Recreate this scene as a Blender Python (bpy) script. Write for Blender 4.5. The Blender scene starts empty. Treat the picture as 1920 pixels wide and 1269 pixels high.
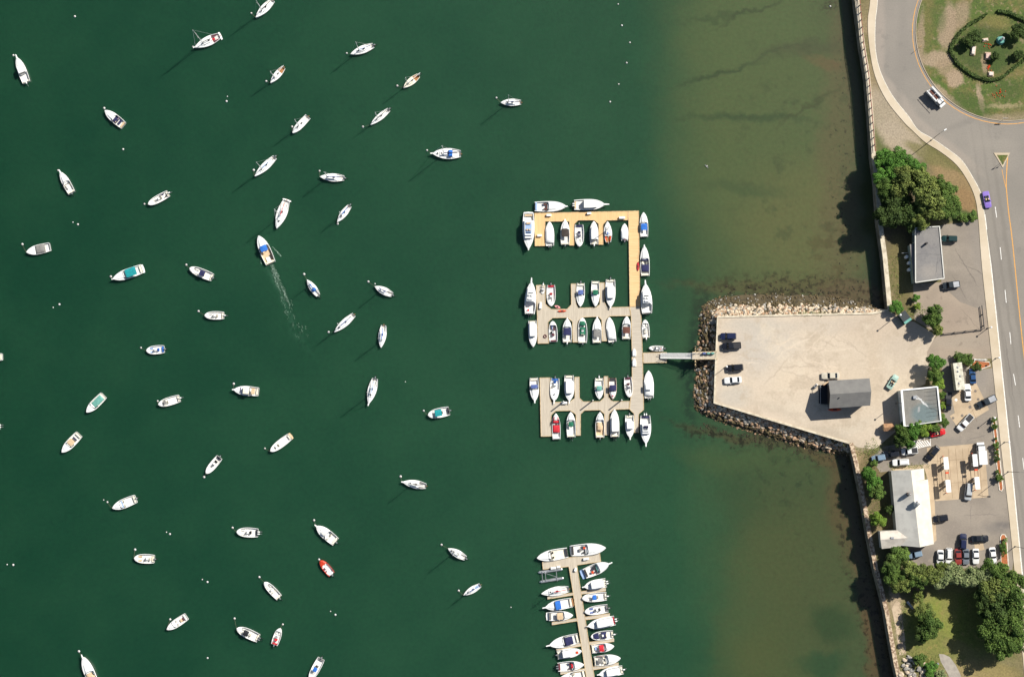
import bpy, math, random
from mathutils import Vector, Matrix
from mathutils.geometry import tessellate_polygon
R = math.radians
rnd = random.Random(7)
sc = bpy.context.scene
col = sc.collection
# ---------------------------------------------------------------- camera
H = 440.0; FPX = 2816.0
F = Vector((-50/FPX, 215/FPX, -1)).normalized()
RT = F.cross(Vector((0, 1, 0))).normalized(); UP = RT.cross(F).normalized()
cam = bpy.data.cameras.new('camera'); co = bpy.data.objects.new('camera', cam); col.objects.link(co)
cam.sensor_width = 36; cam.lens = FPX/1920*36; cam.clip_start = 5; cam.clip_end = 6000
M = Matrix((RT, UP, -F)).transposed().to_4x4(); M.translation = (0, 0, H); co.matrix_world = M
sc.camera = co
def P(px, py, z=0.0):
    d = F + RT*((px-960)/FPX) + UP*((634.5-py)/FPX)
    t = (H-z)/(-d.z)
    return Vector((d.x*t, d.y*t, z))
# ---------------------------------------------------------------- world, sun
SUN_EL = R(43); SX, SY = 0.79, 0.61
w = bpy.data.worlds.new('World'); sc.world = w; w.use_nodes = True
nt = w.node_tree; nt.nodes.clear()
sky = nt.nodes.new('ShaderNodeTexSky'); sky.sky_type = 'NISHITA'; sky.sun_disc = False
sky.sun_elevation = SUN_EL; sky.sun_rotation = math.atan2(SX, SY); sky.altitude = 100
bg = nt.nodes.new('ShaderNodeBackground'); bg.inputs[1].default_value = 0.057
ow = nt.nodes.new('ShaderNodeOutputWorld'); nt.links.new(sky.outputs[0], bg.inputs[0]); nt.links.new(bg.outputs[0], ow.inputs[0])
sl = bpy.data.lights.new('sun', 'SUN'); sl.energy = 4.9; sl.angle = R(0.5); sl.color = (1, .955, .87)
so = bpy.data.objects.new('sun', sl); col.objects.link(so)
sd = Vector((SX*math.cos(SUN_EL), SY*math.cos(SUN_EL), math.sin(SUN_EL)))
so.rotation_euler = sd.to_track_quat('Z', 'Y').to_euler(); so.location = (0, 0, 100)
vs = sc.view_settings; vs.view_transform = 'Standard'; vs.look = 'None'; vs.gamma = 1; vs.use_curve_mapping = False; vs.exposure = 0.5
# ---------------------------------------------------------------- helpers
def lin(c):
    return tuple((x/12.92 if x <= .04045 else ((x+.055)/1.055)**2.4) for x in [v/255 for v in c])
def D(c, water=False):
    # albedo (sRGB 0-255) of a surface whose sunlit picture value is c
    out = []
    for x in lin(c):
        v = max((x-(.006 if water else 0))/(1.55 if water else 1.62), .002)
        out.append(255*(12.92*v if v <= .0031308 else 1.055*v**(1/2.4)-.055))
    return out
MATS = {}
def setin(b, n, v):
    if n in b.inputs: b.inputs[n].default_value = v
def mat(name, c, rough=.6, c2=None, scale=1.0, lo=.42, hi=.6, metal=0, coat=0, spec=.5, bump=0, stretch=None, detail=5, obj=False, rand=0):
    """procedural material: noise mix of two sRGB albedos"""
    if name in MATS: return MATS[name]
    m = bpy.data.materials.new(name); m.use_nodes = True; t = m.node_tree; b = t.nodes['Principled BSDF']
    setin(b, 'Roughness', rough); setin(b, 'Metallic', metal); setin(b, 'Coat Weight', coat); setin(b, 'Specular IOR Level', spec)
    a = lin(c); e = lin(c2) if c2 else tuple(x*.86 for x in a)
    g = t.nodes.new('ShaderNodeTexCoord') if obj else t.nodes.new('ShaderNodeNewGeometry')
    src = g.outputs['Object'] if obj else g.outputs['Position']
    if stretch:
        mp = t.nodes.new('ShaderNodeMapping'); mp.inputs['Rotation'].default_value[2] = stretch[1]; mp.inputs['Scale'].default_value = stretch[0]
        t.links.new(src, mp.inputs[0]); src = mp.outputs[0]
    n = t.nodes.new('ShaderNodeTexNoise'); n.inputs['Scale'].default_value = scale; n.inputs['Detail'].default_value = detail; n.inputs['Roughness'].default_value = .6
    t.links.new(src, n.inputs['Vector'])
    mr = t.nodes.new('ShaderNodeMapRange'); mr.inputs[1].default_value = lo; mr.inputs[2].default_value = hi; t.links.new(n.outputs[0], mr.inputs[0])
    mx = t.nodes.new('ShaderNodeMix'); mx.data_type = 'RGBA'; mx.inputs[6].default_value = (*a, 1); mx.inputs[7].default_value = (*e, 1)
    t.links.new(mr.outputs[0], mx.inputs[0]); out = mx.outputs[2]
    if rand:
        oi = t.nodes.new('ShaderNodeObjectInfo'); hs = t.nodes.new('ShaderNodeHueSaturation')
        r2 = t.nodes.new('ShaderNodeMapRange'); r2.inputs[3].default_value = 1-rand; r2.inputs[4].default_value = 1+rand; t.links.new(oi.outputs['Random'], r2.inputs[0])
        t.links.new(r2.outputs[0], hs.inputs['Value']); t.links.new(out, hs.inputs['Color']); out = hs.outputs[0]
    t.links.new(out, b.inputs['Base Color'])
    if bump:
        bp = t.nodes.new('ShaderNodeBump'); bp.inputs['Strength'].default_value = bump; bp.inputs['Distance'].default_value = .05
        t.links.new(n.outputs[0], bp.inputs['Height']); t.links.new(bp.outputs[0], b.inputs['Normal'])
    MATS[name] = m; return m

def ground_mat(name, c1, c2, scale, blobs=(), rough=.9, lo=.4, hi=.62, fine=(3.0, .25), dist=(.12, 8.0), bump=.3, xramp=None, speck=None):
    """albedo = two-tone noise, plus irregular patches (px,py,rx,ry,rot_deg,colour,soft,strength) laid on the ground"""
    wt = rough < .5; c1 = D(c1, wt); c2 = D(c2, wt)
    m = bpy.data.materials.new(name); m.use_nodes = True; t = m.node_tree; L = t.links.new; N = t.nodes.new
    b = t.nodes['Principled BSDF']; setin(b, 'Roughness', rough)
    g = N('ShaderNodeNewGeometry'); pos = g.outputs['Position']
    n = N('ShaderNodeTexNoise'); n.inputs['Scale'].default_value = scale; n.inputs['Detail'].default_value = 7; n.inputs['Roughness'].default_value = .62; L(pos, n.inputs['Vector'])
    mr = N('ShaderNodeMapRange'); mr.inputs[1].default_value = lo; mr.inputs[2].default_value = hi; L(n.outputs[0], mr.inputs[0])
    mx = N('ShaderNodeMix'); mx.data_type = 'RGBA'; mx.inputs[6].default_value = (*lin(c1), 1); mx.inputs[7].default_value = (*lin(c2), 1); L(mr.outputs[0], mx.inputs[0])
    cur = mx.outputs[2]
    dn = N('ShaderNodeTexNoise'); dn.inputs['Scale'].default_value = dist[0]; dn.inputs['Detail'].default_value = 6; dn.inputs['Roughness'].default_value = .65; L(pos, dn.inputs['Vector'])
    s1 = N('ShaderNodeVectorMath'); s1.operation = 'SUBTRACT'; L(dn.outputs['Color'], s1.inputs[0]); s1.inputs[1].default_value = (.5, .5, .5)
    s2 = N('ShaderNodeVectorMath'); s2.operation = 'MULTIPLY'; L(s1.outputs[0], s2.inputs[0]); s2.inputs[1].default_value = (dist[1], dist[1], 0)
    s3 = N('ShaderNodeVectorMath'); s3.operation = 'ADD'; L(pos, s3.inputs[0]); L(s2.outputs[0], s3.inputs[1]); wp = s3.outputs[0]
    if xramp:
        # list of (px at y=634, colour): deep to shallow across the chart
        sx = N('ShaderNodeSeparateXYZ'); L(wp, sx.inputs[0])
        ma = N('ShaderNodeMath'); ma.operation = 'MULTIPLY_ADD'; L(sx.outputs[1], ma.inputs[0]); ma.inputs[1].default_value = xramp['slope']; L(sx.outputs[0], ma.inputs[2])
        x0 = P(xramp['stops'][0][0], 634).x; x1 = P(xramp['stops'][-1][0], 634).x
        m2 = N('ShaderNodeMapRange'); m2.inputs[1].default_value = x0; m2.inputs[2].default_value = x1; L(ma.outputs[0], m2.inputs[0])
        cr = N('ShaderNodeValToRGB'); L(m2.outputs[0], cr.inputs[0]); el = cr.color_ramp.elements
        st = [((P(p, 634).x-x0)/(x1-x0), D(c, wt)) for p, c in xramp['stops']]
        el[0].position, el[1].position = 0, 1; el[0].color = (*lin(st[0][1]), 1); el[1].color = (*lin(st[-1][1]), 1)
        for q, c in st[1:-1]:
            e = el.new(q); e.color = (*lin(c), 1)
        mm = N('ShaderNodeMix'); mm.data_type = 'RGBA'; mm.inputs[0].default_value = .72; L(cur, mm.inputs[6]); L(cr.outputs[0], mm.inputs[7]); cur = mm.outputs[2]
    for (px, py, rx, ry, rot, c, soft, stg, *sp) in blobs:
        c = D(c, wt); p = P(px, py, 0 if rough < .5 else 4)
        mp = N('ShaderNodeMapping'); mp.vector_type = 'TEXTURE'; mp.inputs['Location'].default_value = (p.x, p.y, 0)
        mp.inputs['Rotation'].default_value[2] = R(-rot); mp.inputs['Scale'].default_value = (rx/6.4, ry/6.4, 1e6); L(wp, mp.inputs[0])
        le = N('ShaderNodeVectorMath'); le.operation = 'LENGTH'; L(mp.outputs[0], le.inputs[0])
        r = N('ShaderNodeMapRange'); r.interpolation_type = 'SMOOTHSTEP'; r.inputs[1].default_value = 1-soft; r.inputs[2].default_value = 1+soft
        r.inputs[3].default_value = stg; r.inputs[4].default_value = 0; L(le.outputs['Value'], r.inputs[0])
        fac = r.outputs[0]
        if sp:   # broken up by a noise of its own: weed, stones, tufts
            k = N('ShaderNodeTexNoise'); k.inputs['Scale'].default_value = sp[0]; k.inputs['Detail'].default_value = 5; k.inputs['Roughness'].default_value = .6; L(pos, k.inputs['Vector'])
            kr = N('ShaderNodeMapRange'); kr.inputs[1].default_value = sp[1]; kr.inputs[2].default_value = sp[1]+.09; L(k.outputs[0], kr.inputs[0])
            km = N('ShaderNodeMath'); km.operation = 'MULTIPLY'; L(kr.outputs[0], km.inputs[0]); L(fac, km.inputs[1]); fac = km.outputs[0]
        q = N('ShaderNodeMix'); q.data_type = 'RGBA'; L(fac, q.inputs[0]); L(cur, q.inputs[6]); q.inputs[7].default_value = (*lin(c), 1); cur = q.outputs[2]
    fn = N('ShaderNodeTexNoise'); fn.inputs['Scale'].default_value = fine[0]; fn.inputs['Detail'].default_value = 4; L(pos, fn.inputs['Vector'])
    fr = N('ShaderNodeMapRange'); fr.inputs[1].default_value = .3; fr.inputs[2].default_value = .7; fr.inputs[3].default_value = 1-fine[1]; fr.inputs[4].default_value = 1+fine[1]; L(fn.outputs[0], fr.inputs[0])
    vm = N('ShaderNodeVectorMath'); vm.operation = 'SCALE'; L(cur, vm.inputs[0]); L(fr.outputs[0], vm.inputs['Scale']); cur = vm.outputs[0]
    if speck:
        sn = N('ShaderNodeTexNoise'); sn.inputs['Scale'].default_value = speck[0]; sn.inputs['Detail'].default_value = 3; L(pos, sn.inputs['Vector'])
        sr = N('ShaderNodeMapRange'); sr.inputs[1].default_value = speck[1]; sr.inputs[2].default_value = speck[1]+.05; sr.inputs[4].default_value = speck[3]; L(sn.outputs[0], sr.inputs[0])
        q = N('ShaderNodeMix'); q.data_type = 'RGBA'; L(sr.outputs[0], q.inputs[0]); L(cur, q.inputs[6]); q.inputs[7].default_value = (*lin(speck[2]), 1); cur = q.outputs[2]
    L(cur, b.inputs['Base Color'])
    if bump:
        bp = N('ShaderNodeBump'); bp.inputs['Strength'].default_value = bump; bp.inputs['Distance'].default_value = .06
        L(fn.outputs[0], bp.inputs['Height']); L(bp.outputs[0], b.inputs['Normal'])
    return m

class MB:
    def __init__(s): s.v = []; s.f = []; s.m = []; s.k = 0
    def add(s, vs, fs, k=None):
        o = len(s.v); s.v += [tuple(x) for x in vs]
        for f in fs: s.f.append([i+o for i in f]); s.m.append(s.k if k is None else k)
        return s
    def box(s, c, d, rz=0, top=1.0, k=None, ty=None):
        hx, hy, hz = d[0]/2, d[1]/2, d[2]/2; ca, sa = math.cos(rz), math.sin(rz); ty = top if ty is None else ty
        vs = []
        for z, tx, tyy in ((-hz, 1, 1), (hz, top, ty)):
            for x, y in ((-hx, -hy), (hx, -hy), (hx, hy), (-hx, hy)):
                x *= tx; y *= tyy; vs.append((c[0]+x*ca-y*sa, c[1]+x*sa+y*ca, c[2]+z))
        return s.add(vs, [(3, 2, 1, 0), (4, 5, 6, 7), (0, 1, 5, 4), (1, 2, 6, 5), (2, 3, 7, 6), (3, 0, 4, 7)], k)
    def loft(s, loops, cap0=True, cap1=True, k=None, ks=None):
        n = len(loops[0]); vs = [p for l in loops for p in l]; o = len(s.v); s.v += [tuple(p) for p in vs]
        for i in range(len(loops)-1):
            for j in range(n):
                a = o+i*n+j; b_ = o+i*n+(j+1) % n
                s.f.append([a, b_, b_+n, a+n]); s.m.append((ks[i] if ks else (s.k if k is None else k)))
        kk = (s.k if k is None else k)
        if cap0: s.f.append([o+j for j in reversed(range(n))]); s.m.append(kk if not ks else ks[0])
        if cap1: s.f.append([o+(len(loops)-1)*n+j for j in range(n)]); s.m.append(kk if not ks else ks[-1])
        return s
    def tube(s, a, b_, r0, r1=None, n=6, k=None):
        a = Vector(a); b_ = Vector(b_); r1 = r0 if r1 is None else r1; d = (b_-a).normalized()
        u = d.orthogonal().normalized(); v = d.cross(u)
        l0 = [a+(u*math.cos(2*math.pi*i/n)+v*math.sin(2*math.pi*i/n))*r0 for i in range(n)]
        l1 = [b_+(u*math.cos(2*math.pi*i/n)+v*math.sin(2*math.pi*i/n))*r1 for i in range(n)]
        return s.loft([l0, l1], k=k)
    def lathe(s, c, prof, n=10, k=None):
        return s.loft([[(c[0]+r*math.cos(2*math.pi*i/n), c[1]+r*math.sin(2*math.pi*i/n), c[2]+z) for i in range(n)] for r, z in prof], k=k)
    def prism(s, pts, z0, z1, k=None, kside=None):
        """solid from a plan outline (may be concave)"""
        n = len(pts); o = len(s.v); k = s.k if k is None else k; ks = k if kside is None else kside
        area = sum(pts[i][0]*pts[(i+1) % n][1]-pts[(i+1) % n][0]*pts[i][1] for i in range(n))
        if area < 0: pts = list(reversed(pts))
        s.v += [(p[0], p[1], z0) for p in pts]+[(p[0], p[1], z1) for p in pts]
        for tri in tessellate_polygon([[Vector((p[0], p[1], 0)) for p in pts]]):
            a, b_, c = [Vector((pts[i][0], pts[i][1], 0)) for i in tri]
            if (b_-a).cross(c-a).z < 0: tri = tri[::-1]
            s.f.append([o+n+i for i in tri]); s.m.append(k)
            s.f.append([o+i for i in reversed(tri)]); s.m.append(ks)
        for i in range(n):
            j = (i+1) % n; s.f.append([o+i, o+j, o+n+j, o+n+i]); s.m.append(ks)
        return s
    def sheet(s, pts, z, k=None):
        n = len(pts); o = len(s.v); s.v += [(p[0], p[1], z) for p in pts]
        for tri in tessellate_polygon([[Vector((p[0], p[1], 0)) for p in pts]]):
            a, b_, c = [Vector((pts[i][0], pts[i][1], 0)) for i in tri]
            if (b_-a).cross(c-a).z < 0: tri = tri[::-1]
            s.f.append([o+i for i in tri]); s.m.append(s.k if k is None else k)
        return s
    def build(s, name, mats, parent=None, loc=None, rz=0, smooth=False):
        me = bpy.data.meshes.new(name); me.from_pydata(s.v, [], s.f); mats = mats if isinstance(mats, (list, tuple)) else [mats]
        for m_ in mats: me.materials.append(m_)
        if len(mats) > 1: me.polygons.foreach_set('material_index', s.m)
        if smooth: me.polygons.foreach_set('use_smooth', [True]*len(me.polygons))
        me.update(); o = bpy.data.objects.new(name, me); col.objects.link(o)
        if parent: o.parent = parent
        if loc is not None: o.location = loc
        o.rotation_euler.z = rz
        return o
def empty(name, loc, rz=0):
    o = bpy.data.objects.new(name, None); o.empty_display_size = .5; col.objects.link(o); o.location = loc; o.rotation_euler.z = rz; return o
def tag(o, label=None, cat=None, group=None, kind=None):
    if label: o['label'] = label
    if cat: o['category'] = cat
    if group: o['group'] = group
    if kind: o['kind'] = kind
    return o
def dup(root, loc=None, rz=None, scale=None):
    c = root.copy(); col.objects.link(c)
    if loc is not None: c.location = loc
    if rz is not None: c.rotation_euler.z = rz
    if scale is not None: c.scale = scale
    for ch in root.children:
        d = ch.copy(); col.objects.link(d); d.parent = c
        for g in ch.children:
            e = g.copy(); col.objects.link(e); e.parent = d
    return c
def PP(pts, z=4.0): return [P(x, y, z) for x, y in pts]
def offset(line, d):
    """parallel copy of a world polyline, d metres to its left"""
    out = []
    for i, p in enumerate(line):
        a = line[max(i-1, 0)]; b_ = line[min(i+1, len(line)-1)]; t = Vector((b_.x-a.x, b_.y-a.y, 0)).normalized()
        out.append(Vector((p.x-t.y*d, p.y+t.x*d, p.z)))
    return out
def strip(mb, line, wd, z, k=None):
    a = offset(line, wd/2); b_ = offset(line, -wd/2); n = len(line)
    mb.add([(p.x, p.y, z) for p in a]+[(p.x, p.y, z) for p in b_], [(i, i+n, i+n+1, i+1) for i in range(n-1)], k)
def smooth_line(pts, n=4):
    out = []
    for i in range(len(pts)-1):
        p0 = Vector(pts[max(i-1, 0)]); p1 = Vector(pts[i]); p2 = Vector(pts[i+1]); p3 = Vector(pts[min(i+2, len(pts)-1)])
        for j in range(n):
            t = j/n; out.append(tuple(.5*((2*p1)+(-p0+p2)*t+(2*p0-5*p1+4*p2-p3)*t*t+(-p0+3*p1-3*p2+p3)*t**3)))
    out.append(tuple(pts[-1])); return out
# ================================================================ the setting
GZ = 4.0
deep = (34, 74, 56)
wb = [
 # weed, stones and sand seen through the shallows
 (1450, 240, 170, 330, 0, (92, 104, 66), .45, .8), (1520, 430, 120, 120, 0, (104, 106, 68), .5, .75), (1400, 40, 120, 90, 0, (88, 103, 66), .5, .6),
 (1580, 260, 40, 330, 4, (104, 96, 68), .5, .6),
 (1340, 33, 60, 4, -8, (66, 80, 54), .8, .55), (1410, 18, 60, 4, -24, (66, 76, 52), .8, .7), (1440, 110, 80, 3.5, -22, (70, 82, 56), .8, .6), (1340, 140, 70, 4, -10, (62, 76, 52), .8, .75), (1510, 95, 70, 16, -12, (80, 82, 60), .7, .6),
 (1400, 222, 110, 6, 4, (64, 80, 54), .8, .75), (1520, 200, 60, 5, -36, (72, 78, 52), .8, .65), (1390, 350, 70, 9, 4, (72, 88, 58), .8, .6), (1550, 120, 40, 10, 10, (112, 92, 66), .7, .5),
 (1555, 14, 12, 10, 0, (62, 58, 44), .4, .6, 1.2, .45),
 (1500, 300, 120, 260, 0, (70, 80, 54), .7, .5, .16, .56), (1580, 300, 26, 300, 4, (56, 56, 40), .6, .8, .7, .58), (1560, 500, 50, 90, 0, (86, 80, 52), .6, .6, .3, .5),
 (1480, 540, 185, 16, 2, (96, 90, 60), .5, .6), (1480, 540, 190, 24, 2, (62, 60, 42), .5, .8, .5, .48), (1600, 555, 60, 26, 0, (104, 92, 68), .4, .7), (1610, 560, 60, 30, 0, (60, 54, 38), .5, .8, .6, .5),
 (1318, 590, 20, 50, 0, (48, 62, 46), .6, .75, .6, .42), (1296, 700, 14, 90, 2, (38, 56, 44), .6, .8, .5, .4),
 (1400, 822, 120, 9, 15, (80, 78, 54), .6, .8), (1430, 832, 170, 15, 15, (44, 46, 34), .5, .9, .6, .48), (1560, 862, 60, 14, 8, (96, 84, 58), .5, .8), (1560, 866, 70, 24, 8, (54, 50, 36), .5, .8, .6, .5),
 (1400, 868, 110, 24, 10, (74, 92, 58), .7, .6), (1440, 930, 90, 52, 12, (58, 80, 54), .5, .75), (1420, 1120, 60, 190, 6, (84, 93, 59), .9, .55), (1530, 1070, 110, 180, 0, (84, 90, 58), .6, .6),
 (1585, 950, 34, 100, -8, (96, 84, 58), .5, .7), (1600, 1000, 40, 160, -8, (52, 50, 36), .6, .85, .45, .54), (1628, 1080, 20, 150, -10, (102, 90, 64), .5, .7), (1648, 1200, 22, 110, -10, (96, 82, 58), .4, .8), (1640, 1180, 26, 120, -10, (54, 48, 34), .5, .8, .6, .52),
 (1560, 1172, 48, 30, 30, (56, 76, 50), .45, .75), (1540, 1240, 50, 22, 0, (54, 80, 54), .4, .8), (1430, 1250, 60, 60, 0, (88, 94, 58), .9, .5), (538, 572, 7, 80, -24.6, (58, 98, 76), .9, .5, .6, .42), (518, 520, 4, 38, -22, (70, 110, 86), .8, .45, 1.2, .4), (1530, 1000, 120, 120, 0, (60, 66, 44), .6, .5, .2, .6),
 (1480, 900, 90, 40, 0, (48, 62, 44), .7, .5, .3, .55),
]
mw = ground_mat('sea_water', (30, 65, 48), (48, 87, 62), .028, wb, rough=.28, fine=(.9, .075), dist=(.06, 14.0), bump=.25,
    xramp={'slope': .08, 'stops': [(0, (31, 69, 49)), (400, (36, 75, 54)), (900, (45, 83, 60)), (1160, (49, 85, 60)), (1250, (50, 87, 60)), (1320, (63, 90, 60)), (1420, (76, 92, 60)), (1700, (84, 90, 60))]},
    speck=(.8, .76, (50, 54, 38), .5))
wbn = mw.node_tree.nodes['Principled BSDF']; setin(wbn, 'Specular IOR Level', .35)
wbn.subsurface_method = 'BURLEY'; setin(wbn, 'Subsurface Weight', .75); setin(wbn, 'Subsurface Radius', (.7, 1.5, 1.1)); setin(wbn, 'Subsurface Scale', 1.2)   # light scatters inside turbid water
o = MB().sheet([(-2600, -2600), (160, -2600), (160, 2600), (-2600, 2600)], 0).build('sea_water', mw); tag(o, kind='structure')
# coast line (top of the sea wall), north to south
coastN = [(1590, -160), (1597, -60), (1603.8, 0), (1614, 82), (1624, 143), (1631, 225), (1635, 292), (1642, 343), (1646, 409), (1656, 481), (1665.4, 581)]
jetty = [(1635, 587), (1500, 590), (1345, 594), (1342, 674), (1338.6, 755), (1465, 793), (1593, 831)]
coastS = [(1602, 866), (1610.7, 907), (1619, 950), (1628, 1005), (1640, 1067), (1650.6, 1108), (1660, 1147), (1668, 1194), (1677, 1245), (1684, 1275), (1700, 1350), (1720, 1430)]
coast = PP(coastN+jetty+coastS, GZ)
far = [Vector((2600, -700, 0)), Vector((2600, 900, 0))]
top = [Vector((coast[0].x-60, 900, 0))]; bot = [Vector((coast[-1].x+60, -700, 0))]
gblobs = [ # px,py,rx,ry,rot,colour,soft,strength
 (1650, 250, 12, 50, -8, (96, 108, 54), .4, .8), (1662, 195, 8, 30, -10, (120, 116, 74), .5, .6), (1690, 262, 50, 26, 35, (194, 176, 150), .3, .9), (1660, 215, 26, 60, -30, (188, 172, 148), .35, .8),
 (1790, 340, 34, 60, -30, (166, 138, 96), .3, .8), (1742, 292, 50, 12, 30, (130, 124, 74), .3, .8), (1812, 380, 16, 30, -20, (160, 128, 86), .3, .8), (1775, 300, 60, 7, 38, (120, 116, 66), .4, .8),
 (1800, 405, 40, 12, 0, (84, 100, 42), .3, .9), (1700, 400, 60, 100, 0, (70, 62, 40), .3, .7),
 (1690, 500, 22, 60, -6, (132, 120, 72), .3, .8), (1690, 570, 20, 24, 0, (120, 110, 64), .3, .7),
 (1615, 850, 14, 34, -20, (176, 152, 112), .3, .8), (1625, 835, 30, 12, 0, (170, 158, 128), .3, .8), (1640, 900, 26, 60, -8, (126, 110, 72), .3, .8), (1650, 1000, 14, 60, -8, (128, 112, 78), .3, .7),
 (1680, 1060, 40, 60, 0, (84, 88, 48), .3, .7), (1683, 1140, 10, 60, -10, (190, 168, 138), .3, .9), (1690, 1195, 10, 40, -6, (190, 168, 140), .3, .9),
 (1790, 1170, 95, 60, 0, (142, 152, 60), .35, .9), (1745, 1220, 60, 40, 0, (134, 134, 68), .35, .8), (1850, 1258, 60, 20, 10, (170, 150, 96), .35, .8), (1860, 1150, 60, 90, 0, (110, 118, 52), .4, .7), (1780, 1180, 90, 90, 0, (160, 146, 82), .5, .7, .5, .54), (1770, 1190, 90, 80, 0, (104, 118, 46), .5, .7, .7, .56),
 (1780, 1130, 16, 40, 0, (146, 140, 76), .4, .6), (1800, 1215, 30, 12, 20, (150, 138, 84), .4, .7),
]
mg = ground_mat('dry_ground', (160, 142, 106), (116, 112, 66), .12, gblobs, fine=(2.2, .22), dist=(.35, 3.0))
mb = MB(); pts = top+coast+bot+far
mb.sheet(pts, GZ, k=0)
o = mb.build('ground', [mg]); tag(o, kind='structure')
# sea walls as things: facing down to below the water and a concrete cap
m_wall = mat('seawall_concrete', (150, 138, 118), .9, (110, 102, 84), .5, bump=.4)
m_cap = mat('wall_cap', (205, 194, 172), .85, (176, 164, 142), .8)
m_stonecap = mat('stone_cap', (196, 176, 150), .9, (128, 104, 84), 1.4, lo=.45, hi=.55, bump=.5)
def seawall(label, line, cap_w, capm, cz=.25):
    root = empty('sea_wall', P(*line[0], GZ)); tag(root, label, 'sea wall'); L0 = PP(line, GZ); q = root.location
    mb = MB(); n = len(L0); o1 = offset(L0, .02)
    outs = offset(L0, -.12)
    a = [Vector((p.x, p.y, GZ-.01))-q for p in L0]; b_ = [Vector((p.x, p.y, -3))-q for p in outs]; a2 = [Vector((p.x, p.y, GZ-.01))-q for p in outs]
    mb.add(a2+b_, [(i, i+1, n+i+1, n+i) for i in range(n-1)]+[(n+i, n+i+1, i+1, i) for i in range(0)])
    mb.build('wall_face', m_wall, root)
    ins = offset(L0, cap_w); mb = MB(); out2 = offset(L0, -.2)
    for i in range(n-1):
        vs = [out2[i], out2[i+1], ins[i+1], ins[i]]
        mb.add([(p.x-q.x, p.y-q.y, -.02) for p in vs]+[(p.x-q.x, p.y-q.y, cz) for p in vs], [(7, 6, 5, 4), (4, 5, 1, 0), (5, 6, 2, 1), (6, 7, 3, 2), (0, 1, 2, 3)])
    mb.build('cap', capm, root); return root
seawall('long concrete sea wall below the road at the top right', [tuple(p) for p in coastN], 1.1, m_cap)
seawall('pale concrete retaining wall round the parking jetty', [coastN[-1]]+jetty, .35, m_cap, .22)
seawall('stone-capped sea wall running south past the filling station', [jetty[-1]]+coastS, 1.0, m_stonecap)
# ---- roads
rdb = [(1650, 70, 9, 110, 2, (182, 170, 157), .6, .7), (1675, 170, 9, 60, -40, (182, 170, 157), .6, .7), (1735, 240, 60, 8, 42, (182, 170, 157), .6, .7), (1800, 290, 50, 8, 42, (180, 168, 155), .6, .7), (1690, 90, 9, 120, 4, (156, 149, 139), .7, .6),
  (1862, 560, 3, 260, -7, (172, 164, 152), .7, .6), (1869, 560, 2.6, 260, -7, (146, 139, 129), .7, .6), (1880, 520, 2.6, 240, -7, (146, 139, 129), .7, .6), (1902, 560, 4, 260, -7, (142, 135, 125), .7, .6), (1898, 900, 3, 200, -7, (144, 137, 128), .7, .5), (1908, 900, 3, 200, -7, (144, 137, 128), .7, .5),
  (1870, 270, 40, 10, 0, (172, 164, 152), .7, .5), (1820, 225, 60, 6, -22, (152, 145, 136), .7, .6), (1845, 1020, 3, 3, 0, (110, 104, 98), .4, .6), (1893, 690, 1.2, 60, -7, (128, 120, 112), .5, .6), (1800, 180, 500, 500, 0, (140, 134, 126), .1, .35, .35, .6)]
ROAD = ground_mat('asphalt_road', (166, 158, 147), (157, 150, 140), .07, rdb, fine=(2.5, .05), dist=(.2, 1.5), bump=.1)
ltb = [(1840, 470, 18, 60, -10, (162, 153, 142), .6, .6), (1812, 500, 1.0, 40, -30, (120, 112, 104), .4, .6), (1825, 505, 30, .8, 30, (124, 116, 106), .4, .6), (1800, 540, 26, .8, 60, (120, 112, 102), .4, .6), (1882, 984, 12, 6, 0, (118, 112, 108), .7, .7), (1866, 990, 24, 10, 0, (136, 130, 124), .7, .5),
  (1800, 960, 40, 14, 0, (182, 170, 154), .7, .5), (1840, 965, 30, 1, -4, (140, 130, 122), .5, .6), (1820, 955, 1, 24, 4, (140, 130, 122), .5, .5), (1790, 990, 40, 10, 10, (160, 148, 136), .7, .5), (1835, 690, 16, 40, 0, (158, 150, 142), .7, .5), (1790, 830, 40, 8, 6, (150, 142, 132), .7, .5),
  (1830, 820, 24, 1, -16, (136, 128, 120), .5, .6), (1735, 1040, 24, 14, 0, (138, 130, 122), .6, .6), (1720, 860, 30, 8, 0, (140, 132, 122), .6, .6), (1800, 500, 400, 400, 0, (126, 118, 110), .1, .5, .5, .63), (1800, 900, 400, 400, 0, (186, 172, 156), .1, .4, .25, .57)]
LOT = ground_mat('asphalt_lot', (174, 162, 147), (158, 147, 134), .12, ltb, fine=(2.5, .07), dist=(.3, 2), bump=.15)
LOT2 = ground_mat('old_pavement', (190, 172, 152), (176, 160, 142), .15, [(1770, 600, 40, 30, 0, (176, 158, 140), .6, .6), (1800, 640, 50, 12, 0, (184, 170, 152), .6, .6), (1790, 560, 400, 300, 0, (150, 136, 120), .1, .6, .4, .6), (1820, 600, 30, .9, 50, (150, 136, 120), .5, .6)], fine=(2.5, .06), dist=(.3, 2), bump=.15)
WALK = mat('sidewalk_concrete', (196, 182, 160), .9, (176, 160, 134), .12, lo=.35, hi=.7)
KERB = mat('white_kerb', (226, 220, 205), .8, (200, 192, 176), 1.2)
PAD = mat('pump_pad_concrete', (180, 160, 133), .9, (168, 148, 122), .35)
YEL = mat('yellow_line_paint', (214, 152, 60), .7, (190, 140, 76), 2)
WHT = mat('white_line_paint', (232, 230, 226), .7, (205, 200, 192), 2)
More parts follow.
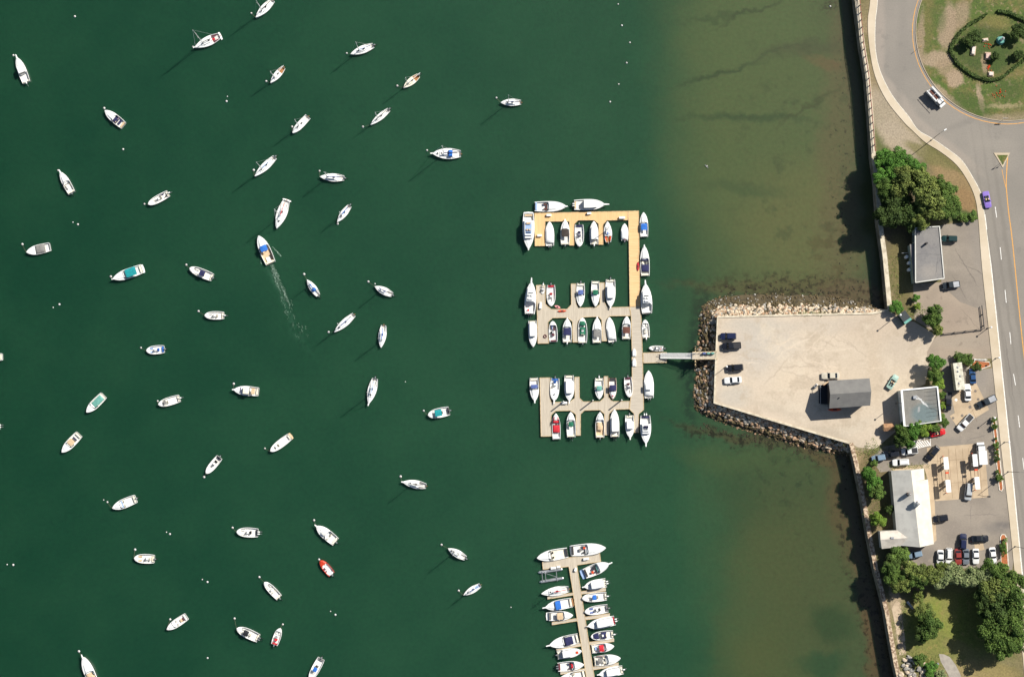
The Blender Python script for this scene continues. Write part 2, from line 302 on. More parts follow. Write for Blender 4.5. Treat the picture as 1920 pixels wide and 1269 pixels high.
outer = [(1644, -170), (1646, -80), (1644.8, 0), (1640.7, 41), (1640.7, 92), (1650, 135), (1672.5, 180), (1703, 219), (1721, 244.6), (1746, 259.7), (1774, 278.6), (1802.6, 301.3), (1823.4, 333.4), (1838.5, 363.7), (1845, 401.5),
         (1857, 500), (1871.6, 640), (1892.4, 840), (1904, 960), (1917, 1091.5), (1935, 1269), (1945, 1400)]
inner = [(1631, -170), (1633, -80), (1631.5, 0), (1627, 41), (1630.4, 92), (1640.7, 143.4), (1662, 188.5), (1693, 227.5), (1710, 244.6), (1734.5, 267), (1764.7, 286), (1793, 309), (1814, 339), (1828, 371), (1834, 409),
         (1841, 500), (1856, 640), (1877, 840), (1891, 960), (1904, 1091.5), (1921, 1269), (1931, 1400)]
outer = [(x, y) for x, y in smooth_line(outer, 4)]; inner = [(x, y) for x, y in smooth_line(inner, 4)]
ro = PP(outer, GZ)
roadpts = ro+[Vector((ro[-1].x+32, ro[-1].y, 0)), P(1990, 640, GZ), P(1965, 330, GZ), P(2110, 240, GZ), P(2110, -170, GZ)]
o = MB().sheet(roadpts, GZ+.02).build('road', ROAD); tag(o, kind='structure')
mb = MB(); mb.prism(PP(inner, GZ)+list(reversed(offset(ro, .16))), GZ-.2, GZ+.13); o = mb.build('sidewalk', WALK); tag(o, kind='structure')
mb = MB()
a = offset(ro, 0.0); b_ = offset(ro, .16); n = len(ro)
mb.loft([[Vector((a[i].x, a[i].y, GZ-.1)), Vector((a[i].x, a[i].y, GZ+.145)), Vector((b_[i].x, b_[i].y, GZ+.145)), Vector((b_[i].x, b_[i].y, GZ-.1))] for i in range(n)])
o = mb.build('kerb', KERB); tag(o, kind='structure')
# ---- roundabout island
c0 = P(1885, 62, GZ); rr = 174/6.4
def circ(r, n=72): return [Vector((c0.x+r*math.cos(2*math.pi*i/n), c0.y+r*math.sin(2*math.pi*i/n), 0)) for i in range(n)]
isl = [(1885, 62, 160, 160, 0, (162, 144, 108), .2, .8, .7, .56), (1885, 62, 160, 160, 0, (66, 88, 34), .2, .7, .5, .56), (1776, 50, 16, 44, 8, (176, 154, 126), .25, .95), (1756, 112, 32, 16, 0, (180, 158, 130), .25, .95), (1790, 148, 16, 18, 0, (184, 160, 132), .2, .95), (1772, 128, 18, 14, 30, (170, 148, 118), .3, .8), (1800, 30, 16, 30, 20, (172, 150, 122), .4, .8),
 (1740, 45, 12, 60, 6, (120, 116, 62), .4, .7), (1850, 225, 120, 9, -6, (170, 150, 122), .4, .8), (1760, 170, 60, 7, 40, (176, 154, 126), .4, .85), (1725, 90, 7, 70, 4, (172, 150, 122), .4, .8), (1838, 185, 5, 26, -10, (186, 162, 134), .4, .9), (1880, 199, 34, 4, 0, (176, 160, 120), .5, .8),
 (1850, 95, 60, 50, 0, (66, 88, 30), .3, .75), (1868, 40, 26, 12, 10, (132, 126, 66), .5, .7), (1820, 200, 40, 22, 20, (74, 96, 34), .4, .6), (1845, 120, 5, 18, -6, (176, 152, 120), .4, .8), (1760, 30, 14, 30, 0, (84, 104, 42), .5, .6), (1890, 170, 30, 20, 0, (72, 92, 34), .4, .6), (1905, 210, 20, 10, 0, (128, 120, 74), .5, .6)]
misl = ground_mat('island_grass', (92, 112, 42), (130, 120, 68), .22, isl, fine=(2.4, .3), dist=(.5, 2.6), lo=.46, hi=.62)
o = MB().prism(circ(rr-1.05), GZ-.1, GZ+.14).build('roundabout_island', misl); tag(o, kind='structure')
mb = MB(); A = circ(rr-.85); B = circ(rr-1.05)
mb.loft([[Vector((A[i % 72].x, A[i % 72].y, GZ-.1)), Vector((A[i % 72].x, A[i % 72].y, GZ+.17)), Vector((B[i % 72].x, B[i % 72].y, GZ+.17)), Vector((B[i % 72].x, B[i % 72].y, GZ-.1))] for i in range(73)], cap0=False, cap1=False)
o = mb.build('island_kerb', mat('island_kerb', (172, 158, 140), .9)); tag(o, kind='structure')
mk = MB(); strip(mk, circ(rr)+circ(rr)[:1], .2, GZ+.03, 0)
yl = smooth_line([(1889.5, 292), (1886.7, 337), (1887.5, 360), (1891.4, 400), (1899, 460), (1917, 640), (1937, 800), (1955, 960), (1990, 1269)], 4)
strip(mk, PP(yl), .27, GZ+.03, 0); strip(mk, PP([(1878.5, 318), (1883, 340), (1886, 352)]), .16, GZ+.031, 0)
for seg in ([(1866, 388), (1868.7, 408)], [(1875.3, 464), (1877.6, 487)], [(1884.4, 543.7), (1886.7, 567.4)], [(1893.3, 623), (1895.4, 645)], [(1900.3, 700.7), (1904, 722)], [(1909, 778.7), (1911.8, 800.7)], [(1917.5, 858), (1920, 880)]):
    strip(mk, PP(seg), .2, GZ+.03, 1)
el = [(1846.5, 402), (1850, 430)], [(1852, 452), (1858.5, 500), (1873, 640), (1894, 840), (1905.5, 960), (1918.5, 1091)]
for s_ in el: strip(mk, PP(s_), .26, GZ+.03, 1)
o = mk.build('road_markings', [YEL, WHT]); tag(o, kind='structure')
# splitter island
mb = MB(); mb.prism(PP([(1863, 287), (1893.5, 287), (1880, 315)]), GZ, GZ+.14); o = mb.build('splitter_island_kerb', WALK); tag(o, kind='structure')
mb = MB(); mb.prism(PP([(1869, 291), (1890, 291), (1880, 310)]), GZ+.1, GZ+.17); o = mb.build('splitter_island_grass', misl); tag(o, kind='structure')
# ---- lots
def flat(name, pts, z, m):
    o = MB().sheet(PP(pts), GZ+z).build(name, m); tag(o, kind='structure'); return o
flat('asphalt_lot', [(1760, 424), (1770, 421), (1800, 418), (1834.5, 411), (1841.5, 500), (1850, 580), (1830, 577), (1800, 566), (1777, 545), (1765, 530)], .012, LOT)
flat('old_pavement', [(1712, 532), (1765, 529), (1777, 545), (1800, 566), (1830, 577), (1850, 580), (1856, 640), (1861, 672), (1830, 672), (1800, 680), (1738, 690), (1733, 655), (1760, 627), (1715, 600)], .008, LOT2)
flat('station_lot', [(1765, 670), (1800, 680), (1825, 695), (1861, 690), (1877, 840), (1891, 960), (1900, 1050), (1898, 1068), (1700, 1062), (1702, 1020), (1752, 1016), (1738, 900), (1735, 876), (1650, 885), (1634, 860), (1650, 838), (1745, 822), (1770, 790), (1768, 740)], .012, LOT)
flat('gravel_verge', [(1849, 412), (1849, 412.5), (1850, 580), (1853, 580)], .006, LOT2)
lotb = [(1430, 650, 60, 50, 20, (216, 206, 192), .6, .8), (1480, 700, 40, 30, 0, (240, 220, 192), .7, .6), (1560, 610, 80, 14, 0, (214, 200, 182), .6, .6), (1640, 620, 60, 22, 0, (222, 202, 178), .6, .6), (1375, 740, 30, 20, 0, (214, 206, 192), .6, .6),
  (1600, 800, 40, 12, -20, (224, 210, 188), .6, .6), (1470, 770, 60, 8, 18, (212, 196, 174), .7, .6), (1640, 700, 14, 60, 0, (218, 198, 172), .7, .6), (1560, 815, 50, 9, 18, (200, 186, 164), .7, .6), (1420, 610, 60, 10, 0, (212, 202, 186), .7, .6),
  (1700, 650, 40, 30, 0, (212, 196, 176), .7, .6), (1500, 690, 400, 300, 0, (208, 190, 166), .1, .6, .18, .52), (1500, 690, 400, 300, 0, (242, 226, 202), .1, .5, .12, .54), (1500, 690, 400, 300, 0, (196, 180, 158), .1, .5, .8, .66)]
_r = random.Random(3)
for _i in range(26):   # pale tyre tracks and scrapes
    lotb.append((_r.gauss(1520, 80), _r.gauss(660, 32), _r.uniform(10, 46), _r.uniform(.7, 1.5), _r.choice((-50, -35, -20, -10, 0, 8, 15, 25, 35))+_r.uniform(-6, 6), _r.choice(((248, 230, 206), (246, 226, 200), (206, 188, 166))), .8, .6))
mlot = ground_mat('gravel_lot', (234, 216, 192), (222, 204, 180), .06, lotb, fine=(1.8, .06), dist=(.2, 4), bump=.15)
jl = PP(jetty, GZ)
pts = offset(PP([(1665.4, 581)]+jetty, GZ), .3)+[P(x, y, GZ) for x, y in [(1608, 838), (1640, 842), (1672, 815), (1690, 800), (1690, 740), (1735, 720), (1740, 690), (1738, 660), (1755, 628), (1715, 604), (1690, 598), (1676, 588)]]
o = MB().sheet(pts, GZ+.016).build('gravel_lot', mlot); tag(o, kind='structure')
flat('pump_pad', [(1738, 839.4), (1845.4, 830), (1853.6, 931.7), (1754, 939), (1749, 878), (1741, 877)], .028, PAD)
flat('tank_pad', [(1783, 737.7), (1830, 717), (1854.6, 767.6), (1797, 803), (1780.5, 779.5), (1790, 774)], .028, PAD)
flat('station_walk', [(1671, 876), (1738, 870), (1749, 878), (1756, 1012), (1750, 1018), (1740, 899), (1733, 878), (1672, 882)], .024, PAD)
flat('drain_patch', [(1826, 1018), (1843, 1016), (1846, 1030), (1829, 1033)], .024, PAD)
mb = MB()
for i in range(8):
    t = i/7; x = 1712+t*28; strip(mb, PP([(x-6+t*3, 829.5-t*5), (x+5, 838.5-t*3)]), .32, GZ+.034, 0)
strip(mb, PP([(1708, 829), (1744, 819)]), .2, GZ+.03, 0); strip(mb, PP([(1744, 819), (1744.5, 834)]), .2, GZ+.031, 0); strip(mb, PP([(1744.5, 834), (1712, 842)]), .2, GZ+.032, 0)
o = mb.build('hatched_parking_markings', WHT); tag(o, kind='structure')
# pavement joints and manholes on the pads
mb = MB()
for x in (1760, 1782, 1795, 1808, 1820, 1838): strip(mb, PP([(x-4, 840), (x+4, 934)]), .07, GZ+.034)
for y in (862, 905): strip(mb, PP([(1748, y+3), (1850, y-5)]), .06, GZ+.036)
for s_ in ([(1790, 752), (1835, 730)], [(1800, 790), (1845, 750)], [(1806, 727), (1832, 790)]): strip(mb, PP(s_), .06, GZ+.034)
o = mb.build('pad_joints', mat('joint_tar', (120, 98, 74), .9)); tag(o, kind='structure')
mh = mat('manhole_iron', (112, 102, 92), .7)
for i, (x, y, r, d) in enumerate([(1828.7, 733, .4, 'northmost'), (1834, 748.5, .4, 'right of centre'), (1818.7, 763, .45, 'centre'), (1804, 779, .42, 'lower left'), (1787, 783.5, .38, 'leftmost'), (1792.5, 749.5, .42, 'upper left, white ringed')]):
    p = P(x, y, GZ); o = MB().lathe((0, 0, 0), [(r, -.02), (r, .012), (r*.8, .016)], 14).build('manhole_cover', WHT if i == 5 else mh, loc=(p.x, p.y, GZ+.03)); tag(o, 'round cover in the upper concrete pad, '+d, 'manhole cover', 'round covers in the tank pad')
flat('park_path', [(1760, 1225), (1770, 1226), (1781, 1231), (1792, 1246), (1800, 1262), (1812, 1300), (1790, 1300), (1778, 1264), (1764, 1240)], .02, mat('path_asphalt', (160, 152, 140), .9, (146, 138, 128), .8))
flat('shore_path', [(1681, 1125), (1688, 1130), (1696, 1190), (1699, 1225), (1686, 1228), (1680, 1180), (1672, 1140)], .02, mat('path_gravel', (186, 166, 140), .9, (160, 140, 116), .8))
# ---- embankment and riprap
bo = [(1650, 582), (1640, 573), (1600, 560), (1540, 552), (1480, 549), (1400, 549), (1350, 555), (1324, 568), (1312, 600), (1309, 650), (1304, 700), (1301, 735), (1306, 768), (1340, 788), (1400, 808), (1450, 823), (1500, 838), (1555, 850), (1594, 856)]
bi = [(1660, 583), (1635, 587), (1600, 588), (1540, 589), (1480, 591), (1420, 592), (1385, 593), (1350, 594), (1345, 600), (1343, 650), (1341, 700), (1340, 735), (1339, 755), (1365, 763), (1410, 776.5), (1455, 790), (1500, 803.5), (1550, 818), (1591, 830)]
BO = PP(smooth_line(bo, 4), -.3); BI = PP(smooth_line(bi, 4), 3.0); nb = len(BO)
rows = 8; mb = MB(); vs = []
for j in range(rows+1):
    u = j/rows
    for i in range(nb):
        p = BI[i].lerp(BO[i], u); p.z = 3.0-3.3*u**.9+(rnd.uniform(-.15, .15) if 0 < j < rows else 0); vs.append(p)
mb.add(vs, [(j*nb+i, (j+1)*nb+i, (j+1)*nb+i+1, j*nb+i+1) for j in range(rows) for i in range(nb-1)])
o = mb.build('embankment', mat('weedy_bank', (84, 73, 52), .95, (60, 53, 38), .9, bump=.6)); tag(o, kind='structure')
def rock_mesh(mb, c, r, k):
    n = 6; a0 = rnd.uniform(0, 6); sx = rnd.uniform(.7, 1.3); rz = rnd.uniform(0, 3); ca, sa = math.cos(rz), math.sin(rz)
    loops = []
    for (f, z) in ((.75, -.5), (1.0, -.05), (.82, .38), (.4, .58)):
        l = []
        for i in range(n):
            a = a0+i*6.283/n; q = r*f*rnd.uniform(.78, 1.15); x = q*math.cos(a)*sx; y = q*math.sin(a)/sx
            l.append((c[0]+x*ca-y*sa, c[1]+x*sa+y*ca, c[2]+r*z*rnd.uniform(.8, 1.15)))
        loops.append(l)
    mb.loft(loops, k=k)
RK = [mat('granite_pale', (214, 198, 174), .9, (160, 140, 116), 2, bump=.4), mat('granite_grey', (160, 156, 148), .9, (120, 114, 104), 2, bump=.4), mat('granite_rust', (186, 152, 122), .9, (128, 102, 80), 2, bump=.4), mat('weedy_rock', (104, 90, 60), .95, (70, 61, 40), 2, bump=.5), mat('dark_rock', (70, 64, 56), .9, (48, 44, 38), 2, bump=.4)]
lowm = MB(); big = []
protos = []
for v in range(5):
    pm = []
    for k in range(5):
        q = MB(); rock_mesh(q, (0, 0, 0), 1.0, 0); me = bpy.data.meshes.new('boulder'); me.from_pydata(q.v, [], q.f); me.materials.append(RK[k]); pm.append(me)
    protos.append(pm)
segN, segW, segS = (0, 28), (28, 49), (49, nb-1)
cand = []
for t in range(3600):
    i = rnd.uniform(0, nb-1.01); i0 = int(i); fr = i-i0; u = rnd.random()**1.05
    p = BI[i0].lerp(BI[i0+1], fr).lerp(BO[i0].lerp(BO[i0+1], fr), u*1.03); p.z = 3.0-3.3*min(1, u)**.9
    # arc-length weighting
    sg = 'north' if i < segN[1] else ('west' if i < segW[1] else 'south')
    if sg == 'north':
        r = rnd.uniform(.28, .62) if u < .5 else rnd.uniform(.15, .38); k = rnd.choice([0, 0, 0, 1, 2]) if u < .42+rnd.uniform(-.12, .12) else rnd.choice([3, 3, 3, 3, 1])
        if u > .62 and rnd.random() < .45: continue
    elif sg == 'west':
        r = rnd.uniform(.3, .75); k = rnd.choice([0, 2, 1, 3, 0, 2]) if u < .3 else rnd.choice([3, 3, 4, 3, 2, 1, 3]) 
        if u > .75 and rnd.random() < .5: continue
    else:
        r = rnd.uniform(.35, .85); k = rnd.choice([0, 2, 0, 1, 2, 3]) if u < .6 else rnd.choice([3, 3, 4, 3, 2])
        if u > .72: r *= .6
    cand.append((r, p, k, sg, u))
cand.sort(key=lambda a: -a[0])
for n_, (r, p, k, sg, u) in enumerate(cand):
    if n_ < 285:
        o = bpy.data.objects.new('boulder', protos[rnd.randrange(5)][k]); col.objects.link(o); o.location = p; o.scale = (r*rnd.uniform(.8, 1.2), r*rnd.uniform(.8, 1.2), r*rnd.uniform(.8, 1.1)); o.rotation_euler = (rnd.uniform(-.3, .3), rnd.uniform(-.3, .3), rnd.uniform(0, 6))
        tag(o, '%s granite boulder in the rock bank on the %s side of the parking jetty' % (['pale cream', 'light grey', 'rusty orange', 'weed-brown', 'dark wet'][k], sg), 'boulder', 'granite boulders armouring the %s bank of the jetty' % sg)
    else: rock_mesh(lowm, p, r, k)
o = lowm.build('riprap', RK); tag(o, 'smaller broken rocks filling the bank round the parking jetty', 'riprap', kind='stuff')
# boulders by the park at the lower right
mb = MB()
for i in range(34):
    p = P(rnd.uniform(1688, 1748), 0, GZ); x = rnd.uniform(1688, 1735); y = 1232+(x-1688)*.3+rnd.uniform(-6, 34); p = P(x, y, GZ)
    r = rnd.uniform(.5, 1.0); k = rnd.choice([0, 1, 1, 0]); o = bpy.data.objects.new('boulder', protos[i % 5][k]); col.objects.link(o); o.location = (p.x, p.y, GZ+r*.3); o.scale = (r, r*rnd.uniform(.7, 1.1), r*.8); o.rotation_euler.z = rnd.uniform(0, 6)
    if i < 12:
        tag(o, '%s boulder among the loose rocks at the south end of the sea wall' % ['pale cream', 'light grey'][k], 'boulder', 'loose boulders beside the shore park')
    else: tag(o, '%s boulder among the loose rocks at the south end of the sea wall' % ['pale cream', 'light grey'][k], 'boulder', 'loose boulders beside the shore park')
# weeds on the edge of the lot and low-tide weed lumps in the shallows
mb = MB()
def lumps(mb, n, f, rs, k=0):
    for i in range(n):
        x, y, z = f(); r = rnd.uniform(*rs); p = P(x, y, z); rock_mesh(mb, (p.x, p.y, z), r, k)
lumps(mb, 90, lambda: (rnd.uniform(1340, 1620), rnd.gauss(545, 7), -.12), (.12, .45)); lumps(mb, 60, lambda: (rnd.gauss(1590, 14), rnd.uniform(250, 560), -.1), (.1, .3))
def sw():
    t = rnd.random(); return (1310+t*280, 792+t*68+abs(rnd.gauss(0, 9)), -.12)
lumps(mb, 140, sw, (.12, .4))
def s2():
    y = rnd.uniform(880, 1260); return (1594+(y-860)*.2-abs(rnd.gauss(8, 12)), y, -.12)
lumps(mb, 120, s2, (.1, .34))
o = mb.build('weed_covered_stones', mat('dark_weed', (58, 54, 34), .95, (40, 38, 26), 2)); tag(o, 'dark weed-covered stones breaking the shallow water near the walls', 'stones', kind='stuff')
# ================================================================ boats
GEL = mat('white_gelcoat', (232, 232, 230), .3, (222, 222, 218), 1.5, spec=.4)
GELB = mat('cream_gelcoat', (238, 230, 210), .4, (228, 218, 196), 1.5)
SOLE = mat('cockpit_sole', (230, 228, 222), .5, (214, 212, 206), 1.2)
TEAK = mat('teak', (176, 126, 78), .6, (148, 100, 60), 4, stretch=((1, 8, 1), 0), obj=True)
GLASS = mat('boat_glass', (50, 64, 76), .12, (36, 48, 60), 1)
ALU = mat('aluminium', (186, 188, 190), .35, metal=.6)
MASTM = mat('mast_paint', (222, 222, 220), .4)
BLK = mat('black_plastic', (34, 34, 38), .5)
GREY = mat('grey_cowling', (120, 122, 126), .4)
COLS = dict(white=GEL, cream=GELB, sole=SOLE, teak=TEAK, black=BLK, grey=mat('grey_canvas', (128, 126, 122), .85, (112, 110, 108), 1.5, bump=.3), tan=mat('tan_canvas', (208, 182, 148), .85, (192, 166, 132), 1.5, bump=.3),
  navy=mat('navy_canvas', (38, 40, 84), .85, (30, 32, 68), 1.5, bump=.3), blue=mat('blue_canvas', (40, 110, 196), .8, (34, 94, 176), 1.5, bump=.3), slate=mat('slate_blue_canvas', (84, 102, 158), .85, (74, 92, 146), 1.5, bump=.3),
  teal=mat('teal_canvas', (10, 144, 148), .8, (10, 126, 132), 1.5, bump=.3), sea=mat('seafoam_cover', (104, 162, 150), .8, (90, 146, 136), 1.5, bump=.3), green=mat('green_canvas', (14, 104, 76), .8, (12, 90, 64), 1.5, bump=.3),
  red=mat('red_canvas', (196, 34, 48), .8, (176, 28, 42), 1.5, bump=.3), brown=mat('brown_canvas', (104, 62, 50), .85, (90, 54, 44), 1.5, bump=.3), char=mat('charcoal_canvas', (62, 52, 46), .85, (52, 44, 40), 1.5, bump=.3),
  orange=mat('orange_paint', (214, 76, 30), .45, (196, 66, 26), 1.5), ltblue=mat('pale_blue_canvas', (150, 174, 210), .8, (136, 160, 196), 1.5), dark=mat('dark_trim', (44, 42, 44), .6), maroon=mat('maroon_vinyl', (92, 30, 46), .6),
  redhull=mat('red_hull', (196, 62, 34), .4, (180, 54, 30), 1.5), wood=TEAK, pink=mat('pink_plastic', (226, 150, 150), .5))
def shape(kind):
    if kind == 'sail':
        def f(t):
            s_ = .60+.40*math.sin(min(t/.42, 1)*math.pi/2) if t < .42 else max(0, 1-((t-.42)/.58)**2.0)**.92
            return s_
    elif kind == 'round':
        def f(t): return (.86+.14*math.sin(min(t/.35, 1)*math.pi/2)) if t < .35 else max(0, 1-((t-.35)/.65)**3.0)**.62
    elif kind == 'big':
        def f(t): return (.84+.16*math.sin(min(t/.35, 1)*math.pi/2)) if t < .4 else max(0, 1-((t-.4)/.6)**2.3)**.85
    else:
        def f(t): return (.88+.12*math.sin(min(t/.4, 1)*math.pi/2)) if t < .45 else max(0, 1-((t-.45)/.55)**2.4)**.8
    return f
class Hull:
    def __init__(s, L, B, kind, fb=1.0):
        s.L, s.B, s.f = L, B, shape(kind); s.kind = kind
        s.h0 = (.55+.035*L)*fb; s.h1 = s.h0+.05*L*fb*(.7 if kind == 'sail' else 1)
    def sheer(s, t): return s.h0+(s.h1-s.h0)*max(0, t)**2
    def outline(s, z=None, w=1.0, inset=0.0, t0=0.0, t1=1.0, dz=0.0, n=9, rake=0.0, taper=1.0):
        """closed loop of the hull plan between stations t0..t1, starboard then port"""
        side = []
        for i in range(n+1):
            t = t0+(t1-t0)*(1-(1-i/n)**1.35 if t1 > .9 else i/n)
            hw = max(s.B/2*s.f(min(t, 1))*w-inset, .015)
            x = t*s.L*(1)
            if t1 > .9: x = t0*s.L+(x-t0*s.L)*(1-(inset+.0)/(max(t1-t0, .1)*s.L)*1.2)
            x -= rake*max(0, t-.6)*2.5
            side.append((x, hw, (s.sheer(t) if z is None else z)+dz))
        return [(x, -y, zz) for x, y, zz in side]+[(x, y, zz) for x, y, zz in reversed(side)]
def slab(h, t0, t1, w, z0, z1, shrink=.9, k=None, mb=None, ks=None, steps=None):
    """cabin-like solid following the hull plan"""
    a = h.outline(z=z0, w=w, t0=t0, t1=t1, n=6)
    cx = (t0+t1)/2*h.L
    def sc_(l, f, z): return [(cx+(x-cx)*f, y*f, z) for x, y, _ in l]
    mb = mb or MB(); loops = [a]
    for f, z in (steps or [(shrink, z1)]): loops.append(sc_(a, f, z))
    mb.loft(loops, cap0=False, k=k, ks=ks); return mb
def canopy(name, h, t0, t1, w, z, m, root, parts=True, arch=.12, frame=True):
    mb = MB(); x0, x1 = t0*h.L, t1*h.L; hw = h.B/2*w; loops = []
    for i in range(6):
        x = x0+(x1-x0)*i/5; e = 1 if 0 < i < 5 else .93; dz = -.05 if i in (0, 5) else 0
        l = []
        for j in range(7):
            y = -hw*e+2*hw*e*j/6; l.append((x, y, z+arch*(1-(y/hw)**2)+dz))
        l += [(p[0], p[1], p[2]-.05) for p in reversed(l)]; loops.append(l)
    mb.loft(loops); c = mb.build(name, m, root)
    if frame:
        q = MB()
        for x in (x0+.08, x1-.08):
            for sy in (-1, 1): q.tube((x*.7+(x0+x1)/2*.3, sy*hw*.9, h.h0), (x, sy*hw*.93, z), .02, n=4)
        q.build('canopy_frame', ALU, c)
    return c
def outboard(h, y, root, m=None, tilt=True):
    q = MB(); z = h.h0
    q.loft([[(-.15+dx*s_, y+dy*s_*.8, z+zz) for dx, dy in ((-.42, -.16), (-.3, -.22), (.2, -.22), (.3, -.12), (.3, .12), (.2, .22), (-.3, .22), (-.42, .16))] for s_, zz in ((.85, -.05), (1, .12), (.95, .38), (.6, .48))])
    o = q.build('outboard_motor', m or GREY, root)
    q = MB()
    if tilt: q.tube((-.35, y, z), (-1.0, y, .12), .09, .05, n=5); q.box((-1.0, y, .12), (.35, .05, .28))
    else: q.tube((-.15, y, z), (-.3, y, -.3), .09, .06, n=5)
    q.build('motor_leg', BLK if m is None else GREY, o); return o
def hatch(q, x, y, z, s_=.42): q.box((x, y, z), (s_, s_, .05))
def window_band(h, t0, t1, w, z0, z1, root, roofm, rake=.86, roof=.93, name='cabin'):
    """wheelhouse: white base, dark glazing band, roof on top"""
    zm = z0+(z1-z0)*.35; a = slab(h, t0, t1, w, z0, zm, .98); c = a.build(name, GEL, root)
    cx = (t0+t1)/2*h.L; o_ = h.outline(z=0, w=w, t0=t0, t1=t1, n=6)
    def sc_(f, z): return [(cx+(x-cx)*f, y*f, z) for x, y, _ in o_]
    MB().loft([sc_(.975, zm), sc_(rake+.02, z1-.03)], cap0=False).build('windows', GLASS, c)
    MB().loft([sc_(roof, z1-.03), sc_(roof+.01, z1+.03), sc_(roof*.9, z1+.09)]).build('roof', roofm, c); return c
def railing(h, t0, root, m=ALU):
    q = MB(); l = h.outline(t0=t0, t1=1.0, inset=.06, dz=.45, n=6); h2 = h.outline(t0=t0, t1=1.0, inset=.06, dz=.0, n=6)
    for i in range(len(l)-1): q.tube(l[i], l[i+1], .018, n=4)
    for i in range(0, len(l), 2): q.tube(h2[i], l[i], .015, n=3)
    return q.build('bow_rail', m, root)
BOATS = []
def boat(label, bow, stern, beam, kind='exp', buoy=None, z=0.0, group=None, **k):
    b = P(*bow, .5); s_ = P(*stern, .5); d = b-s_; L = d.length; B = beam/6.4
    cat = {'sail': 'sailboat'}.get(kind, 'motorboat'); nm = {'sail': 'sailboat', 'cc': 'open_motorboat', 'exp': 'cabin_motorboat', 'fly': 'motor_yacht', 'pilot': 'pilothouse_boat', 'cov': 'covered_motorboat'}[kind]
    root = empty(nm, (s_.x, s_.y, 0), math.atan2(d.y, d.x)); BOATS.append((label, root))
    if group is None: group = 'boats on moorings in the open harbour' if bow[0] < 962 else ('boats berthed at the long lower pier' if bow[1] > 1000 else 'boats berthed at the comb-shaped marina docks')
    tag(root, label, cat, group)
    h = Hull(L, B, k.get('hull', 'sail' if kind == 'sail' else ('big' if kind == 'fly' else ('round' if kind == 'cc' else 'motor'))), k.get('fb', 1.25 if kind == 'fly' else 1.0))
    HM = COLS[k.get('hc', 'white')]; sole_z = .28 if L < 9 else .45
    tc = k.get('tc', {'sail': .30, 'cc': .80, 'exp': .52, 'fly': .28, 'pilot': .38, 'cov': .45}[kind]); iw = .13 if L < 9 else .2
    n = 10; q = MB()
    ol = [h.outline(w=.5, z=-.35, n=n), h.outline(w=.86, z=.05, n=n), h.outline(w=.97, dz=-.25, n=n), h.outline(w=1, dz=0, n=n), h.outline(w=1, inset=iw*.3, dz=.045, n=n), h.outline(w=1, inset=iw, dz=.03, n=n)]
    inn = h.outline(w=1, inset=iw, z=sole_z, n=n)
    q.loft(ol+[inn], cap0=True, cap1=True, ks=[0, 0, 0, 0, 1, 1])
    q.m[-1] = 2
    q.build('hull', [HM, COLS[k.get('rim', 'white')], COLS[k.get('sole', 'sole')]], root)
    dk = COLS[k.get('deck', 'white')]
    # foredeck with camber
    a0 = h.outline(t0=tc, t1=1, inset=iw*.8, z=sole_z, n=8); a1 = h.outline(t0=tc, t1=1, inset=iw*.8, dz=.03, n=8); cx = tc*L
    a2 = [(cx+(x-cx)*.86, y*.66, z_+.1) for x, y, z_ in a1]
    fd = MB().loft([a0, a1, a2], cap0=False).build('foredeck', dk, root, smooth=False)
    zt = h.sheer((tc+1)/2)+.12
    hq = MB()
    for t in k.get('hatches', ([.78] if kind in ('exp', 'fly') else [])): hatch(hq, t*L, 0, h.sheer(t)+.15, .38)
    if hq.v: hq.build('deck_hatch', COLS['dark'], fd)
    top = h.sheer(tc)
    if kind == 'exp':
        c = slab(h, tc-.02, min(tc+.3, .88), .62, top, top+.42, .82, steps=[(.94, top+.3), (.7, top+.42)]).build('cabin_top', GEL, root)
        x = (tc+.0)*L; g = MB(); w_ = B*.40; gh = .5
        for (xa, ya, xb, yb) in ((x-.9, -w_-.12, x+.15, -w_), (x+.15, -w_, x+.55, -w_*.5), (x+.55, -w_*.5, x+.55, w_*.5), (x+.55, w_*.5, x+.15, w_), (x+.15, w_, x-.9, w_+.12)):
            g.add([(xa, ya, top+.1), (xb, yb, top+.1), (xb-.35, yb*.9, top+.1+gh), (xa-.25, ya*.94, top+.1+gh)], [(0, 1, 2, 3), (3, 2, 1, 0)][:1])
        g.build('windshield', GLASS, root)
        for sy in (-1, 1): se = MB(); se.box((x-.9, sy*B*.22, sole_z+.35), (.5, .5, .35)); se.box((x-1.15, sy*B*.22, sole_z+.65), (.12, .5, .35)); se.build('seat', COLS[k.get('seat', 'cream')], root)
        MB().box((.45, 0, sole_z+.3), (.5, B*.7, .4)).build('stern_bench', COLS[k.get('seat', 'cream')], root)
        db = MB(); db.box((x-.25, 0, top-.05), (.5, B*.72, .2)); db.build('dashboard', GEL if not k.get('dash') else COLS[k['dash']], root)
    if kind == 'cc':
        x = k.get('cx', .48)*L; c = MB(); c.box((x, 0, sole_z+.5), (.8, .75, .95), top=.8).box((x+.1, 0, sole_z+1.05), (.1, .6, .3)); cc = c.build('console', GEL, root)
        MB().box((x+.22, 0, sole_z+1.15), (.06, .62, .34), top=.9).build('windshield', GLASS, cc)
        s2 = MB(); s2.box((x-.85, 0, sole_z+.4), (.45, .8, .7)); s2.box((x-1.05, 0, sole_z+.9), (.1, .8, .35)); s2.build('seat', COLS[k.get('seat', 'cream')], root)
        MB().box((.35, 0, sole_z+.3), (.4, B*.6, .35)).build('stern_bench', COLS[k.get('seat', 'cream')], root)
        for sy in (-1, 1): MB().box((L*.7, sy*B*.2, sole_z+.2), (L*.16, B*.16, .3)).build('bow_seat', COLS[k.get('bseat', 'sole')], root)
